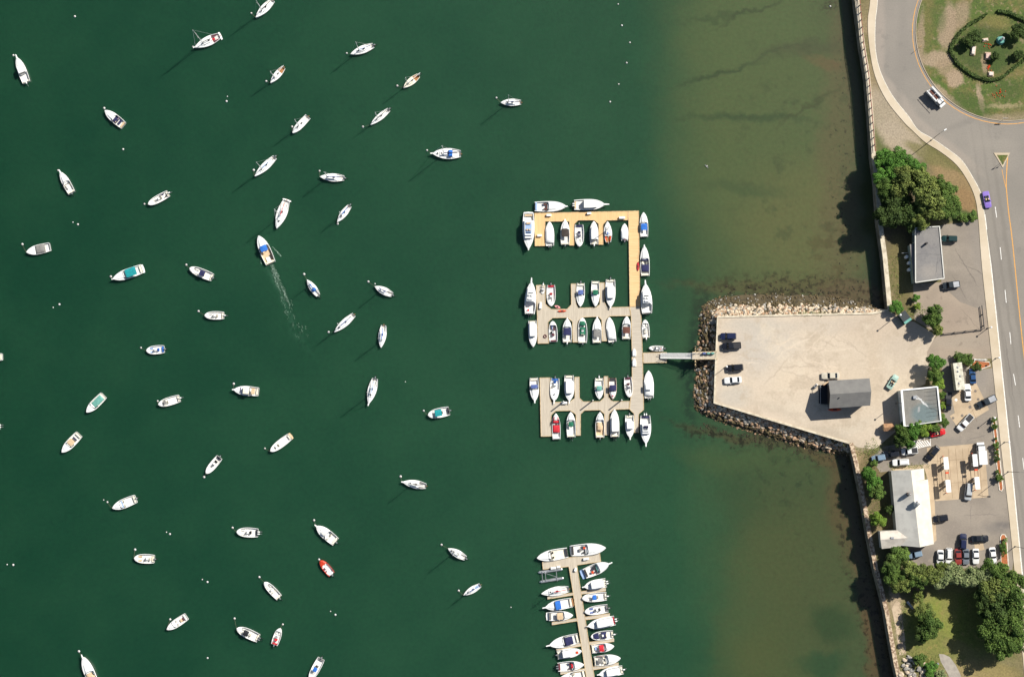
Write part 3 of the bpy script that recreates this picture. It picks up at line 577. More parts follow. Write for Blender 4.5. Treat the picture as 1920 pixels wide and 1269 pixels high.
    if kind == 'fly':
        t1 = k.get('ct', .70); c = window_band(h, tc, t1, .8, top-.05, top+1.25, root, GEL)
        fz = top+1.3; f = slab(h, tc+.04, t1-.1, .62, fz, fz+.5, 1.04); fb = f.build('flybridge', GEL, root)
        q = MB(); q.sheet([(x, y*.85) for x, y, z_ in h.outline(w=.62, t0=tc+.06, t1=t1-.13, n=6)], fz+.52); q.build('flybridge_sole', COLS[k.get('fsole', 'sole')], fb)
        xa = (tc+.10)*L; xb = (t1-.24)*L
        for px_, py_, dy_ in ((xa, 0, B*.36), (xb, -B*.1, .5), (xb, B*.12, .5)): MB().box((px_, py_, fz+.71), (.5, dy_, .43)).build('bridge_seat', COLS[k.get('seat', 'tan')], fb)
        MB().box(((t1-.17)*L, 0, fz+.7), (.1, B*.42, .35), top=.9).build('bridge_screen', GLASS, fb)
        q = MB(); q.box((.5, 0, sole_z+.3), (.5, B*.62, .45)).build('cockpit_seat', COLS[k.get('seat', 'cream')], root)
        railing(h, .6, root)
    if kind == 'pilot':
        window_band(h, tc-.04, k.get('ct', .66), .74, sole_z, h.h0+1.35, root, COLS[k.get('roof', 'white')])
        MB().box((.4, 0, sole_z+.3), (.45, B*.6, .4)).build('cockpit_seat', COLS[k.get('seat', 'cream')], root)
        railing(h, .6, root)
    if kind == 'cov':
        a = k.get('cv', (.06, tc+.05)); c_ = slab(h, a[0], a[1], .94, h.h0+.02, 0, steps=[(.93, h.h0+.32), (.55, h.h0+.5)]); c_.build('cockpit_cover', COLS[k.get('cover', 'white')], root, smooth=True)
    if kind == 'sail':
        cz = h.sheer(.5)+.1
        c = slab(h, .38, .74, .52, cz-.05, cz+.38, steps=[(.95, cz+.28), (.8, cz+.38)]).build('cabin_trunk', dk, root)
        q = MB(); [hatch(q, t*L, 0, cz+.4, .42) for t in k.get('sh', (.66,))]; q.box((.42*L, 0, cz+.39), (.7, .55, .05)); q.build('cabin_hatch', COLS[k.get('hatchc', 'dark')], c)
        for sy in (-1, 1): MB().box((.57*L, sy*(B*.235), cz+.15), (.18*L, .03, .14)).build('portlight', GLASS, c)
        for sy in (-1, 1): MB().box((.2*L, sy*B*.27, sole_z+.28), (.24*L, B*.15, .2)).build('cockpit_bench', COLS[k.get('seat', 'sole')], root)
        mh = k.get('mh', L*1.05); mx = k.get('mt', .60)*L; q = MB(); q.tube((mx, 0, cz+.2), (mx-.1, 0, mh), .11, .075, n=6); ms = q.build('mast', MASTM, root)
        q = MB(); q.tube((mx-.05, -B*.3, mh*.62), (mx-.05, B*.3, mh*.62), .03, n=4); q.build('spreaders', MASTM, ms)
        bz = cz+1.05; bx = k.get('be', .12)*L; q = MB(); q.tube((mx-.1, 0, bz), (bx, 0, bz+.05), .06, n=6); bm = q.build('boom', MASTM, root)
        q = MB(); l0 = []
        for i in range(6):
            t = i/5; x = mx-.15+(bx+.15-mx)*t; r = .17*(1-.45*t); l0.append([(x, r*.8*math.cos(a*1.0472), bz+.12+r*math.sin(a*1.0472)) for a in range(6)])
        q.loft(l0); q.build('sail_cover', COLS[k.get('cover', 'white')], bm)
        q = MB(); r_ = .022
        q.tube((L*.97, 0, h.sheer(1)), (mx, 0, mh*.97), .07 if k.get('furl') else r_, .04 if k.get('furl') else r_, n=5)
        fs = q.build('forestay', MASTM if k.get('furl') else ALU, root)
        q = MB(); q.tube((.02*L, 0, h.h0), (mx-.1, 0, mh), r_, n=4)
        for sy in (-1, 1): q.tube((mx-.1, sy*B*.46, h.sheer(.6)), (mx-.1, 0, mh*.9), .015, n=3)
        q.build('rigging', ALU, root)
        q = MB(); q.box((-.22, 0, .1), (.4, .06, .9)); q.tube((-.25, 0, h.h0+.05), (.9, 0, h.h0+.25), .035, n=4); q.build('rudder', TEAK, root)
        if k.get('dodger'): slab(h, .28, .42, .6, cz+.1, cz+1.0, steps=[(.96, cz+.8), (.7, cz+1.0)]).build('spray_hood', COLS[k['dodger']], root)
    if k.get('platform'):
        MB().prism([(-k['platform'], -B*.4), (0.05, -B*.43), (.05, B*.43), (-k['platform'], B*.4), (-k['platform']-.12, 0)], .22, .34).build('swim_platform', COLS[k.get('pc', 'white')], root)
    if k.get('pulpit'):
        q = MB(); zz = h.sheer(1); q.prism([(L-.5, -.26), (L+k['pulpit'], -.13), (L+k['pulpit'], .13), (L-.5, .26)], zz-.02, zz+.08); pu = q.build('bow_pulpit', GEL, root)
        MB().tube((L+k['pulpit']-.25, 0, zz-.05), (L+k['pulpit']+.1, 0, zz-.2), .05, n=5).build('anchor', ALU, pu)
    if k.get('rail') or (kind == 'exp' and L > 7.5): railing(h, .62, root)
    ne = k.get('eng', 0); em = {None: None, 'w': GEL, 'k': BLK}[k.get('ec')]
    for i in range(ne): outboard(h, (i-(ne-1)/2)*.62, root, em, k.get('tilt', True))
    for cv in k.get('tops', ()):   # canopies: (t0,t1,width,height,colour)
        canopy('canopy' if cv[4] != 'white' else 'hardtop', h, cv[0], cv[1], cv[2], sole_z+cv[3], COLS[cv[4]], root)
    for cv in k.get('covers', ()):  # tight snap covers: (t0,t1,width,colour)
        t0, t1, w_, cc = cv; zb = max(h.sheer(t1), h.sheer(t0))+(.14 if t1 > tc+.03 else .03)
        slab(h, t0, t1, w_, zb-.12, 0, steps=[(.97, zb+.05), (.7, zb+.16)]).build('cover', COLS[cc], root, smooth=True)
    for it in k.get('items', ()):   # loose fittings: (t, y/halfbeam, z, sx, sy, sz, colour, name)
        MB().box((it[0]*L, it[1]*B/2, sole_z+it[2]), it[3:6], top=.9).build(it[7], COLS[it[6]], root)
    if buoy: mooring(buoy, label, b, h)
    return root
BUOY = mat('buoy_white', (206, 203, 196), .5, (180, 174, 164), 3); BUOYO = mat('pickup_buoy_orange', (216, 150, 120), .5)
ROPE = mat('mooring_rope', (120, 112, 92), .9)
bproto = None
def buoy_at(px, py, label, group, r=.38, m=None):
    global bproto
    p = P(px, py, .2)
    if bproto is None:
        bproto = empty('mooring_buoy', (0, 0, 0)); MB().lathe((0, 0, 0), [(.02, -.5), (.6, -.42), (.95, -.1), (1, .12), (.8, .55), (.4, .82), (.05, .9)], 12).build('float', BUOY, bproto, smooth=True)
        q = MB(); q.lathe((0, 0, 0), [(1.0, .02), (1.03, .1), (1.0, .18)], 12).build('stripe', mat('buoy_blue_band', (60, 90, 150), .5), bproto); MB().tube((0, 0, .8), (0, 0, 1.15), .07, n=5).build('ring', ALU, bproto)
        o = bproto
    else: o = dup(bproto)
    r *= .82; o.location = (p.x, p.y, 0); o.scale = (r, r, r); o.rotation_euler.z = rnd.uniform(0, 6); tag(o, label, 'buoy', group); return o
def mooring(px, label, b, h):
    s_ = ' '.join(label.split()[:11]); o = buoy_at(px[0], px[1], 'white mooring buoy at the bow of the '+s_.replace('the ', '', 1) if False else 'white mooring buoy off '+s_, 'mooring buoys with boats lying to them', rnd.choice((.36, .42, .46)))
    p = P(px[0], px[1], .2); z = h.sheer(1)
    q = MB(); q.tube((p.x, p.y, .3), (b.x, b.y, z), .03, n=4); r = q.build('mooring_line', ROPE); tag(r, 'thin mooring line running to '+s_, 'rope', 'mooring lines')
# ---- boats on moorings (bow px, stern px, beam px)
bt = boat
bt('white hardtop cruiser with bow pulpit, far left near the top', (33, 109), (50, 155), 17, 'pilot', (24.7, 104), ct=.62, pulpit=.9, eng=1, ec='w')
bt('white cabin boat with navy windshield and open aft cockpit, upper left', (197.5, 208), (232, 236), 17, 'exp', (195, 203), tc=.5, covers=[(.3, .5, .75, 'navy')], seat='tan', items=[(.22, 0, .3, .7, 1.6, .3, 'navy', 'seat_pad')])
bt('large white sloop with red cockpit gear, upper left', (366, 90), (412, 68), 19, 'sail', (361.5, 88), mh=15, mt=.66, furl=1, items=[(.27, .1, .5, 1.2, .7, .3, 'red', 'cockpit_cushion'), (.22, -.3, .5, .5, .4, .3, 'maroon', 'cockpit_bag')], seat='maroon', pulpit=.5, cover='grey', platform=.4)
bt('white sloop cut by the top edge of the picture', (480, 34), (512, 1), 16, 'sail', (471, 25), mh=12, mt=.62, cover='grey')
bt('white sloop with grey mast and small stern outboard, top centre', (657.5, 102.5), (700.5, 86), 15.5, 'sail', (650, 100), mh=10.5, mt=.62, cover='ltblue', eng=1)
bt('small white daysailer with tan wooden cockpit, upper centre', (507.5, 156.5), (532, 127), 13.5, 'sail', (499, 152.5), mh=8.5, mt=.68, seat='wood', sole='teak', be=-.05)
bt('small cream daysailer with orange cockpit trim, right of top centre', (756.5, 165.5), (785, 142), 14, 'sail', (744.7, 161), mh=8.8, mt=.72, seat='wood', rim='cream', deck='cream', sole='teak', be=-.12, eng=1)
bt('slim white sloop with blue-grey cabin stripe, between two sloops', (695, 235), (729.5, 206), 12.5, 'sail', (680.4, 237.7), mh=9, mt=.6, cover='grey', eng=1)
bt('plain white sloop with rounded stern, upper middle', (549, 250.5), (578, 219), 14, 'sail', (547.5, 237.7), mh=9.5, mt=.58, hull='motor')
bt('white sloop with blue spray hood and furled jib, right of centre top', (810, 288.5), (864, 289), 21, 'sail', (800.6, 282), mh=12.5, mt=.58, furl=1, cover='navy', dodger='blue', sh=(.8, .66), pulpit=.5)
bt('white sloop farthest right of the upper moorings', (938.5, 193), (977, 192.5), 14, 'sail', (930.7, 183.5), mh=10, mt=.6, cover='slate')
bt('white sloop with pale blue boom cover, left of two sloops', (478, 331.5), (516, 295), 15, 'sail', (475.5, 319), mh=11, mt=.62, cover='ltblue', eng=1)
bt('narrow white cruiser with bow pulpit, left side below the top', (114, 323), (135, 362), 15.5, 'exp', (108.5, 319.5), tc=.5, pulpit=.7, eng=1, items=[(.3, 0, 1.0, 1.2, 1.0, .1, 'sole', 'hatch_cover')])
bt('white open boat with dark side pads, left of centre', (278.5, 384), (316, 363), 15, 'cc', (270.5, 382.5), eng=1, ec='w', items=[(.3, -.5, .4, 1.6, .3, .2, 'navy', 'side_pad'), (.15, .3, .4, .6, .3, .3, 'dark', 'side_pad')])
bt('white boat under a pale grey cockpit canvas, far left', (50.5, 473.5), (94, 463), 18.5, 'cov', (41.6, 458), cover='grey', tc=.6, cv=(.2, .62))
bt('white cruiser with a bright teal canopy and dark hatches, left', (213, 523.5), (267, 504), 19.5, 'exp', (207.5, 518.6), tc=.6, tops=[(.18, .54, .82, 1.55, 'teal')], pulpit=.4, hatches=[.82], platform=.4)
bt('white center-console with navy top, left of the moving boat', (356, 503), (398.5, 520.5), 17, 'cc', (349, 496.5), tc=.82, tops=[(.3, .52, .6, 1.7, 'navy')], eng=1)
bt('small plain white open skiff with tilted outboard, left centre', (384, 591.5), (420, 591.5), 15.5, 'cc', (372, 583.4), eng=1, ec='w')
bt('white sloop with pale grey panel, below the slim sloops', (600, 332), (645.5, 334.5), 15.5, 'sail', (599, 320.5), mh=9, mt=.68, cover='slate', eng=1)
bt('white sloop with a red boom stripe above the moving boat', (519, 429), (537.5, 376), 20, 'sail', (518, 423), mh=12.5, mt=.55, cover='red', sh=(.75,), furl=1, platform=.3)
bt('small white sailboat with blue deck stripe, right of the red-striped sloop', (632.5, 417), (656, 386), 13, 'sail', (633, 419.5), mh=7.5, mt=.6, cover='blue', eng=1)
mv = bt('white lobster boat under way with blue canopy and foaming wake', (485.5, 442.5), (508, 494), 21.5, 'exp', None, tc=.6, tops=[(.42, .62, .62, 1.9, 'blue')], sole='tan', items=[(.16, .1, .2, 1.5, 1.3, .15, 'sole', 'engine_box'), (.2, -.55, .4, 1.6, .3, .3, 'dark', 'side_locker'), (.05, -.2, .3, .4, 1.0, .3, 'red', 'stern_locker')], group='boats on moorings in the open harbour')
bt('small white sailboat with bright blue cover beside the wake', (575.8, 524.5), (597, 554), 13.5, 'sail', (570, 514), mh=7, mt=.7, cover='blue', dodger='blue', eng=1)
bt('white sloop with grey cabin panel, right of the wake', (702.5, 537), (735.5, 553), 14.5, 'sail', (690.5, 528), mh=8.5, mt=.6, cover='grey', hatchc='slate', eng=1)
bt('slim white sloop with a thin dark boom, below the wake', (627, 623), (664, 590), 14, 'sail', (616, 622.5), mh=9.5, mt=.66, cover='slate', sh=(.76,))
bt('white sloop with blue sail cover pointing down, right of centre', (714.5, 652), (719.5, 610), 15, 'sail', None, mh=9.5, mt=.66, cover='blue')
bt('short white runabout with blue seats, left of centre', (274.8, 657.6), (308, 654.5), 16.5, 'cc', (264, 652), seat='blue', bseat='ltblue', eng=1)
bt('white open boat with dark tee-top and white outboard, lower left', (297.5, 758.5), (337, 746.5), 16, 'cc', (295.4, 751.7), cx=.68, tops=[(.6, .72, .5, 1.4, 'grey')], eng=1, ec='w')
bt('white boat with a large seafoam cockpit cover, lower left', (163, 773), (195, 741), 17.5, 'exp', None, tc=.62, covers=[(.1, .62, .72, 'sea')], hatches=[.76])
bt('white boat with beige wheelhouse roof, below the seafoam one', (117, 848), (149, 814), 17.5, 'exp', None, tc=.58, tops=[(.32, .56, .66, 1.2, 'tan')], hatches=[.75], items=[(.24, .0, .7, .3, 1.5, .5, 'navy', 'bulkhead')])
bt('white open boat with dark seat backs, lower centre left', (387, 887.5), (412, 857), 14.5, 'cc', (382.4, 894), seat='dark', eng=1, cx=.4)
bt('white pilothouse boat with pale blue windshield, lower left', (211.5, 952.5), (255, 934.5), 18, 'exp', (201, 941), tc=.62, dash='ltblue', eng=1, hatches=[.82])
bt('white boat with striped awning sections, left of the marina centre', (438.5, 730.5), (485, 734.5), 18, 'pilot', (438, 719.4), ct=.6, roof='cream', pulpit=.4, items=[(.72, 0, 1.0, .25, 1.6, .1, 'navy', 'windscreen_cover'), (.2, 0, 1.3, 1.1, 1.8, .1, 'tan', 'awning')])
bt('white boat cut by the left edge, only its stern in view', (-36, 672), (4.5, 669), 15, 'cc', None, eng=0)
bt('boat at the left edge with only stern outriggers in view', (-40, 803), (-1, 799), 15, 'cc', None, eng=2, ec='w')
bt('white sloop with blue bow tip, above the lone sloop row', (691.5, 757), (703.5, 709.5), 17, 'sail', None, mh=11, mt=.36+.24, furl=1, cover='ltblue', eng=1, pulpit=.6)
bt('white open skiff with dark windshield line and tan stern step, lower centre', (507.5, 846), (544, 818), 15.5, 'cc', (496.4, 840.6), cx=.7, platform=.5, pc='tan')
bt('white center-console with turquoise canopy, alone left of the marina', (802.5, 778.5), (842.5, 770), 18.5, 'cc', (794.3, 769.8), tops=[(.34, .66, .66, 1.7, 'teal')], eng=1, seat='dark')
bt('white sloop with grey side decks, lower centre', (754.5, 903), (799, 911), 15.5, 'sail', (751, 893), mh=9, mt=.55, cover='grey', seat='grey', pulpit=.3)
bt('white open skiff with tan bow seat, bottom left', (252, 1046), (289.5, 1047.5), 17.5, 'cc', (253, 1030), bseat='tan', eng=1, cx=.35)
bt('white day boat with tan and maroon seat, bottom left', (313.5, 1179.5), (350, 1155), 15.5, 'exp', (318.8, 1160.7), tc=.62, hull='motor', seat='sole', items=[(.26, .1, .35, .9, .9, .2, 'tan', 'seat_pad'), (.18, .1, .5, .25, 1.0, .3, 'maroon', 'seat_back')])
bt('white center-console with dark helm and tilted motors, bottom centre left', (444, 996.5), (484, 998.5), 18, 'cc', (435.8, 989), seat='dark', eng=2, ec='w')
bt('white open boat with a black square canopy, bottom centre left', (444.5, 1177), (485, 1196), 18, 'cc', (439.5, 1159), tops=[(.44, .66, .58, 1.6, 'black')], eng=2)
bt('white yacht with tan deck and pulpit cut by the bottom edge', (156.5, 1231), (180, 1289), 20, 'exp', (147.6, 1220.6), tc=.5, covers=[(.24, .5, .7, 'tan')], deck='white', pulpit=.9, hatches=[.86])
bt('white cruiser with round grey hatch above the orange-red boat', (593.5, 985.5), (630, 1015.5), 19.5, 'exp', (588.6, 975), tc=.45, pulpit=.6, eng=1, tops=[(.5, .66, .5, 1.3, 'sole')])
bt('small orange-red boat with white seats', (600.7, 1050), (622.5, 1076.5), 15, 'cc', (598, 1048.6), hc='redhull', rim='redhull', tc=.68, deck='redhull', eng=1, seat='white', sole='white')
bt('plain white open skiff with outboard, below the orange-red boat', (496, 1090.5), (524, 1120), 14.5, 'cc', (486, 1081.5), eng=1, cx=.5)
bt('small white skiff with red seat pads pointing up, bottom centre', (525.5, 1177), (514.5, 1208), 14.5, 'cc', (530, 1170), seat='red', eng=1)
bt('white boat with small blue canopy cut by the bottom edge', (581, 1274), (602.5, 1234), 16, 'cc', None, tops=[(.4, .58, .45, 1.5, 'blue')], eng=1, seat='grey')
bt('small white sloop with dark hatch and long mast shadow, bottom right of moorings', (840, 1027.5), (873, 1046), 14.5, 'sail', (827.7, 1021), mh=9.5, mt=.6, cover='white', sh=(.78, .66), eng=1)
bt('small white sailboat with long blue boom cover, lowest right of moorings', (869, 1115), (900.5, 1096.5), 12.5, 'sail', (860, 1107), mh=7.5, mt=.64, cover='slate', sole='ltblue')
# ---- comb-shaped marina, north dock
bt('big flybridge cruiser with tan seats along the left end of the new dock', (991, 468.5), (991, 401), 22.5, 'fly', tc=.2, ct=.72, seat='tan', fsole='ltblue', platform=.5, pulpit=.3)
bt('white cruiser with brown helm seats at the left of the top edge', (1062, 387.8), (1002.5, 387.8), 20, 'exp', tc=.42, seat='brown', hatches=[.8], pulpit=.3, dash='brown', items=[(.05, 0, .5, .5, 2.4, .2, 'ltblue', 'stern_pad')])
bt('white cruiser with twin outboards and long pulpit at the top edge', (1134, 384), (1076.5, 384.7), 21, 'pilot', tc=.34, ct=.74, pulpit=1.2, eng=2, ec='w', seat='tan')
bt('white shrink-covered boat with twin motors beside the dock box platform', (1030.2, 416), (1031, 461), 17, 'cov', cover='white', tc=.6, cv=(.12, .72), eng=2)
bt('white boat with a charcoal canopy on the new dock', (1059.6, 413), (1059.6, 459), 17.5, 'exp', tc=.6, tops=[(.3, .62, .74, 1.5, 'char')], pulpit=.3, eng=1)
bt('white center-console with round dark helm, bow down on the new dock', (1086.5, 463), (1085.8, 421.5), 17.5, 'cc', seat='navy', eng=1, items=[(.5, 0, .9, .9, .9, .2, 'navy', 'helm_cover')])
bt('all-white hardtop boat in the middle slip of the new dock', (1113.3, 415), (1114, 458.5), 16.5, 'pilot', tc=.22, ct=.74, eng=1, ec='w')
bt('small white daysailer with orange varnished cockpit in a slip', (1138.8, 415), (1140.5, 454.5), 15.5, 'sail', mh=7, mt=.62, seat='orange', sole='teak', sh=(), hatchc='blue', eng=1, be=.2)
bt('smallest plain white boat near the corner of the new dock', (1171, 419.5), (1171, 451.5), 14, 'cov', cover='white', tc=.55, eng=1, items=[(.06, 0, .7, .4, .5, .3, 'maroon', 'stern_seat')])
bt('white boat with bright blue canvas outside the dock corner', (1206.4, 398.5), (1207.8, 444.5), 16, 'exp', tc=.55, tops=[(.26, .52, .72, 1.4, 'blue')], hatches=[.72], seat='white')
bt('white boat with two navy covers outside the long new dock', (1207.8, 461.5), (1209.8, 517.5), 17.5, 'exp', tc=.55, covers=[(.5, .6, .78, 'navy'), (.14, .38, .84, 'navy')], pulpit=.3, hatches=[])
bt('big white hardtop cruiser with pulpit outside the dock, above the skiff', (1209.7, 532), (1213, 588), 21.5, 'fly', tc=.3, ct=.74, pulpit=1.0, eng=2, ec='k', tilt=False, seat='white', fsole='white')
bt('small white skiff outside the old dock, by the gangway float', (1209.2, 599.5), (1211.5, 633.5), 14.5, 'cc', eng=1, ec='w', seat='cream')
# middle dock
bt('big white cruiser with pulpit at the left end of the middle dock', (996.5, 528.5), (993.3, 589), 21.5, 'fly', tc=.34, ct=.8, pulpit=1.1, eng=2, ec='k', seat='white', fsole='white', items=[(.12, .3, .5, .6, .5, .3, 'red', 'cooler')])
bt('plain white hardtop boat, bow down at the left end of the middle dock', (999.8, 651), (998, 601), 16.5, 'pilot', tc=.12, ct=.62)
bt('tiny grey inflatable with white motor on the left float', (1017, 551.5), (1018.5, 535), 9, 'cc', hc='grey', rim='white', eng=1, ec='w')
bt('open white boat with thin red seat strips, bow down in upper left slip', (1033.4, 574.5), (1033, 534.5), 17, 'cc', seat='red', cx=.55, eng=1)
bt('white boat with slate-blue canopy, bow down on the middle dock', (1088, 575.5), (1088.8, 531), 16, 'exp', tc=.5, tops=[(.3, .5, .62, 1.5, 'slate')], eng=1)
bt('white boat with small green canopy, bow down on the middle dock', (1116.5, 575.5), (1116.2, 527), 16, 'exp', tc=.5, tops=[(.36, .54, .6, 1.5, 'green')], hatches=[.78])
bt('large plain white cruiser, bow down at the right of the upper row', (1144.5, 576.5), (1144.5, 524), 19, 'pilot', tc=.28, ct=.7, pulpit=.4, eng=1)
bt('white open boat with a jumble of dark maroon gear in a lower slip', (1036.2, 602), (1037.8, 641), 16.5, 'cc', seat='maroon', bseat='dark', items=[(.6, -.3, .5, .7, .4, .4, 'maroon', 'gear_bag'), (.45, .4, .4, .6, .5, .4, 'dark', 'gear_bag'), (.7, .2, .4, 1.4, .25, .2, 'slate', 'oar_bag')])
bt('white boat with navy square canopy, left lower slip of middle dock', (1063.6, 597.5), (1063.3, 642), 17.5, 'exp', tc=.62, tops=[(.28, .6, .76, 1.6, 'navy')], eng=1, ec='w', pulpit=.3, hatches=[])
bt('white boat with two green covers in a lower slip', (1091.8, 595.5), (1092.5, 643), 17.5, 'cc', hc='white', covers=[(.68, .85, .7, 'green'), (.3, .62, .6, 'green')], eng=1)
bt('white boat with taupe cockpit cover in a lower slip', (1119.5, 595.5), (1119, 643), 17, 'exp', tc=.5, tops=[(.22, .5, .74, 1.2, 'grey')], pulpit=.3, hatches=[])
bt('slanting white cuddy boat in the slip right of the taupe-covered one', (1141.8, 594.5), (1148.3, 641), 16.5, 'cov', cover='white', tc=.5, cv=(.1, .55), eng=1)
bt('white boat with chocolate brown canopy beside the main walkway', (1174.9, 593), (1174, 636), 16.5, 'exp', tc=.62, tops=[(.24, .52, .8, 1.6, 'brown')], hatches=[.76], eng=0)
# south dock
bt('white boat with blue canopy at the left end of the south dock', (1002.8, 752), (1001, 708), 17, 'exp', tc=.48, tops=[(.3, .46, .74, 1.4, 'slate')], pulpit=.6, hatches=[])
bt('white boat with round blue helm cover, upper row of south dock', (1039, 751), (1040.8, 709), 17.5, 'cc', tc=.5, cx=.3, seat='blue', pulpit=.9, items=[(.72, .0, 1.2, .35, .35, .1, 'dark', 'deck_hatch')], eng=1)
bt('large white hardtop boat third along the south dock upper row', (1067.5, 752), (1067.2, 703.5), 19, 'pilot', tc=.24, ct=.72, pulpit=.7)
bt('white boat with pale teal canopy, upper row of south dock', (1123.5, 748.5), (1123.2, 708.5), 16.5, 'exp', tc=.55, tops=[(.38, .58, .58, 1.4, 'sea')], eng=1, ec='w', hatches=[.74])
bt('wood-trimmed boat with navy canopy and red bow hatch', (1149, 748.5), (1148.3, 708.5), 15, 'exp', tc=.6, rim='wood', tops=[(.34, .6, .86, 1.5, 'navy')], seat='dark', items=[(.84, 0, 1.05, .4, .4, .1, 'red', 'bow_hatch')])
bt('small white center-console with plum seat next to main walkway', (1180, 745), (1177, 707), 15.5, 'cc', seat='maroon', items=[(.52, 0, 1.0, .8, .8, .1, 'navy', 'console_top')], eng=1)
bt('long white cruiser with twin outboards outside the south walkway', (1215.6, 694.5), (1217, 746), 18.5, 'cov', cover='white', tc=.5, cv=(.08, .6), tops=[(.3, .52, .7, 1.9, 'white')], eng=2)
bt('white boat with two bright red covers', (1042, 774.5), (1043.5, 823.5), 16, 'exp', tc=.72, hatches=[], covers=[(.62, .86, .8, 'red'), (.26, .54, .8, 'red')], seat='white')
bt('white boat with small green canopy in a south dock lower slip', (1070, 772), (1071, 819.5), 17, 'exp', tc=.64, tops=[(.42, .6, .55, 1.5, 'green')], hatches=[.76], eng=2, ec='k')
bt('white boat with sandy tan deck in a south dock lower slip', (1124.7, 772), (1125, 820.5), 17, 'exp', tc=.66, sole='tan', covers=[(.28, .6, .6, 'tan')], hatches=[], eng=1)
bt('tall white hardtop boat with twin dark outboards, south dock', (1151.8, 767), (1152.8, 819), 17.5, 'pilot', tc=.22, ct=.7, eng=2, ec='k')
bt('white cuddy boat bow down at the right of the south dock', (1181.4, 821), (1180, 778), 17, 'pilot', tc=.3, ct=.62, pulpit=.5, eng=1)
bt('big white cruiser bow down at the far lower right of the marina', (1210.8, 832), (1209.8, 778.5), 20.5, 'fly', tc=.3, ct=.66, pulpit=.8, eng=2, ec='w', seat='navy', fsole='white')
# lower pier
bt('white cruiser with grey windshield shade at the top left of the lower pier', (1006.5, 1045.5), (1064.5, 1035), 20.5, 'exp', tc=.58, dash='grey', hatches=[.72], seat='dark', sole='cream')
bt('white cruiser with open cockpit at the top right of the lower pier', (1136, 1026.5), (1071, 1032), 22, 'exp', tc=.46, hatches=[], seat='dark', items=[(.38, .3, .6, .7, .6, .3, 'orange', 'cushion'), (.26, 0, .5, .8, .8, .3, 'grey', 'engine_box')], platform=.3)
bt('white cruiser with swim platform and crowded orange-black cockpit', (1142, 1056), (1096, 1075), 21, 'exp', tc=.55, hatches=[.78], platform=1.0, pc='ltblue', pulpit=.8, dash='sea', seat='dark', items=[(.3, -.3, .6, .7, .7, .3, 'orange', 'cushion'), (.4, .2, .7, .9, .6, .3, 'black', 'helm_seat')])
bt('slim white sailboat with a red deck line, left of the lower pier', (1014.5, 1112.5), (1066.5, 1103.5), 17, 'sail', mh=8, mt=.55, cover='red', hull='sail')
bt('white boat with blue canopy and teak stern, left of the lower pier', (1022, 1138), (1073, 1128.5), 19, 'exp', tc=.62, tops=[(.42, .62, .84, 1.5, 'blue')], pulpit=.8, hatches=[.8], rim='white', platform=.2, pc='teak')
bt('white hardtop boat with twin white motors, first slip right', (1095, 1099.5), (1136.5, 1091.5), 18.5, 'pilot', tc=.14, ct=.7, pulpit=.6, eng=2, ec='w')
bt('white center-console with blue canvas square, second slip right', (1091, 1121), (1137.5, 1117), 17, 'cc', tops=[(.42, .58, .55, 1.4, 'blue')], eng=1, ec='w')
bt('white boat with peach cabin roof, bow right, left of lower pier', (1074.5, 1152.7), (1029, 1155), 17.5, 'exp', tc=.6, tops=[(.34, .58, .72, 1.3, 'tan')], hatches=[.8], platform=.7, seat='grey')
bt('white open boat with grey seat patch, third slip right', (1096, 1146.5), (1140, 1139.5), 17, 'cc', seat='grey', bseat='slate', eng=1)
bt('large white hardtop boat with twin white motors, fourth slip right', (1101.5, 1173), (1153, 1162), 19.5, 'pilot', tc=.1, ct=.68, pulpit=.3, eng=2, ec='w', seat='red')
bt('white cruiser with navy cockpit canopy and long pulpit, left of pier', (1030, 1208.7), (1085, 1195.5), 20.5, 'exp', tc=.5, tops=[(.2, .46, .74, 1.4, 'navy')], pulpit=1.0, hatches=[.7, .82], dash='navy')
bt('white runabout with two navy covers, fifth slip right', (1107.5, 1193), (1150, 1188.5), 17, 'cc', tc=.9, covers=[(.64, .9, .72, 'navy'), (.3, .54, .7, 'navy')], eng=1, ec='w')
bt('white boat with red canopy, bow right, right of lower pier', (1151.5, 1210.5), (1109, 1216), 17, 'exp', tc=.6, tops=[(.34, .54, .72, 1.4, 'red')], hatches=[.74], items=[(.2, 0, .5, .7, 1.0, .2, 'ltblue', 'seat_pad')])
bt('white boat with orange life ring on its foredeck', (1091, 1219.5), (1045, 1227), 17.5, 'pilot', tc=.24, ct=.6, eng=1, items=[(.8, -.1, 1.0, .7, .7, .12, 'orange', 'life_ring')])
bt('white cruiser with wood side rail and grey canopy, low on pier right', (1163.5, 1233), (1114, 1239), 19.5, 'exp', tc=.5, tops=[(.14, .32, .5, 1.2, 'grey')], hatches=[.76], items=[(.25, .85, .8, 2.4, .2, .2, 'brown', 'side_rail')])
bt('white boat with red seats and twin dark motors, low on pier left', (1095, 1245.2), (1046, 1250), 18, 'exp', tc=.6, hatches=[], seat='maroon', covers=[(.5, .62, .5, 'red')], eng=2)
bt('white pilothouse boat at the lower right end of the pier', (1122.5, 1263.5), (1168, 1254.5), 18, 'pilot', tc=.16, ct=.7, pulpit=.5, eng=1, ec='w')
bt('white boat mostly below the bottom edge, left of the pier', (1045, 1275), (1097, 1262.5), 18, 'exp', tc=.5, hatches=[.7], dash='grey')
bt('small white launch with a red fuel can at the gangway float', (1216.5, 652.6), (1244, 653.5), 10, 'cc', seat='white', bseat='sole', items=[(.2, .2, .7, .35, .35, .2, 'red', 'fuel_can')], eng=1, group='boats berthed at the comb-shaped marina docks')
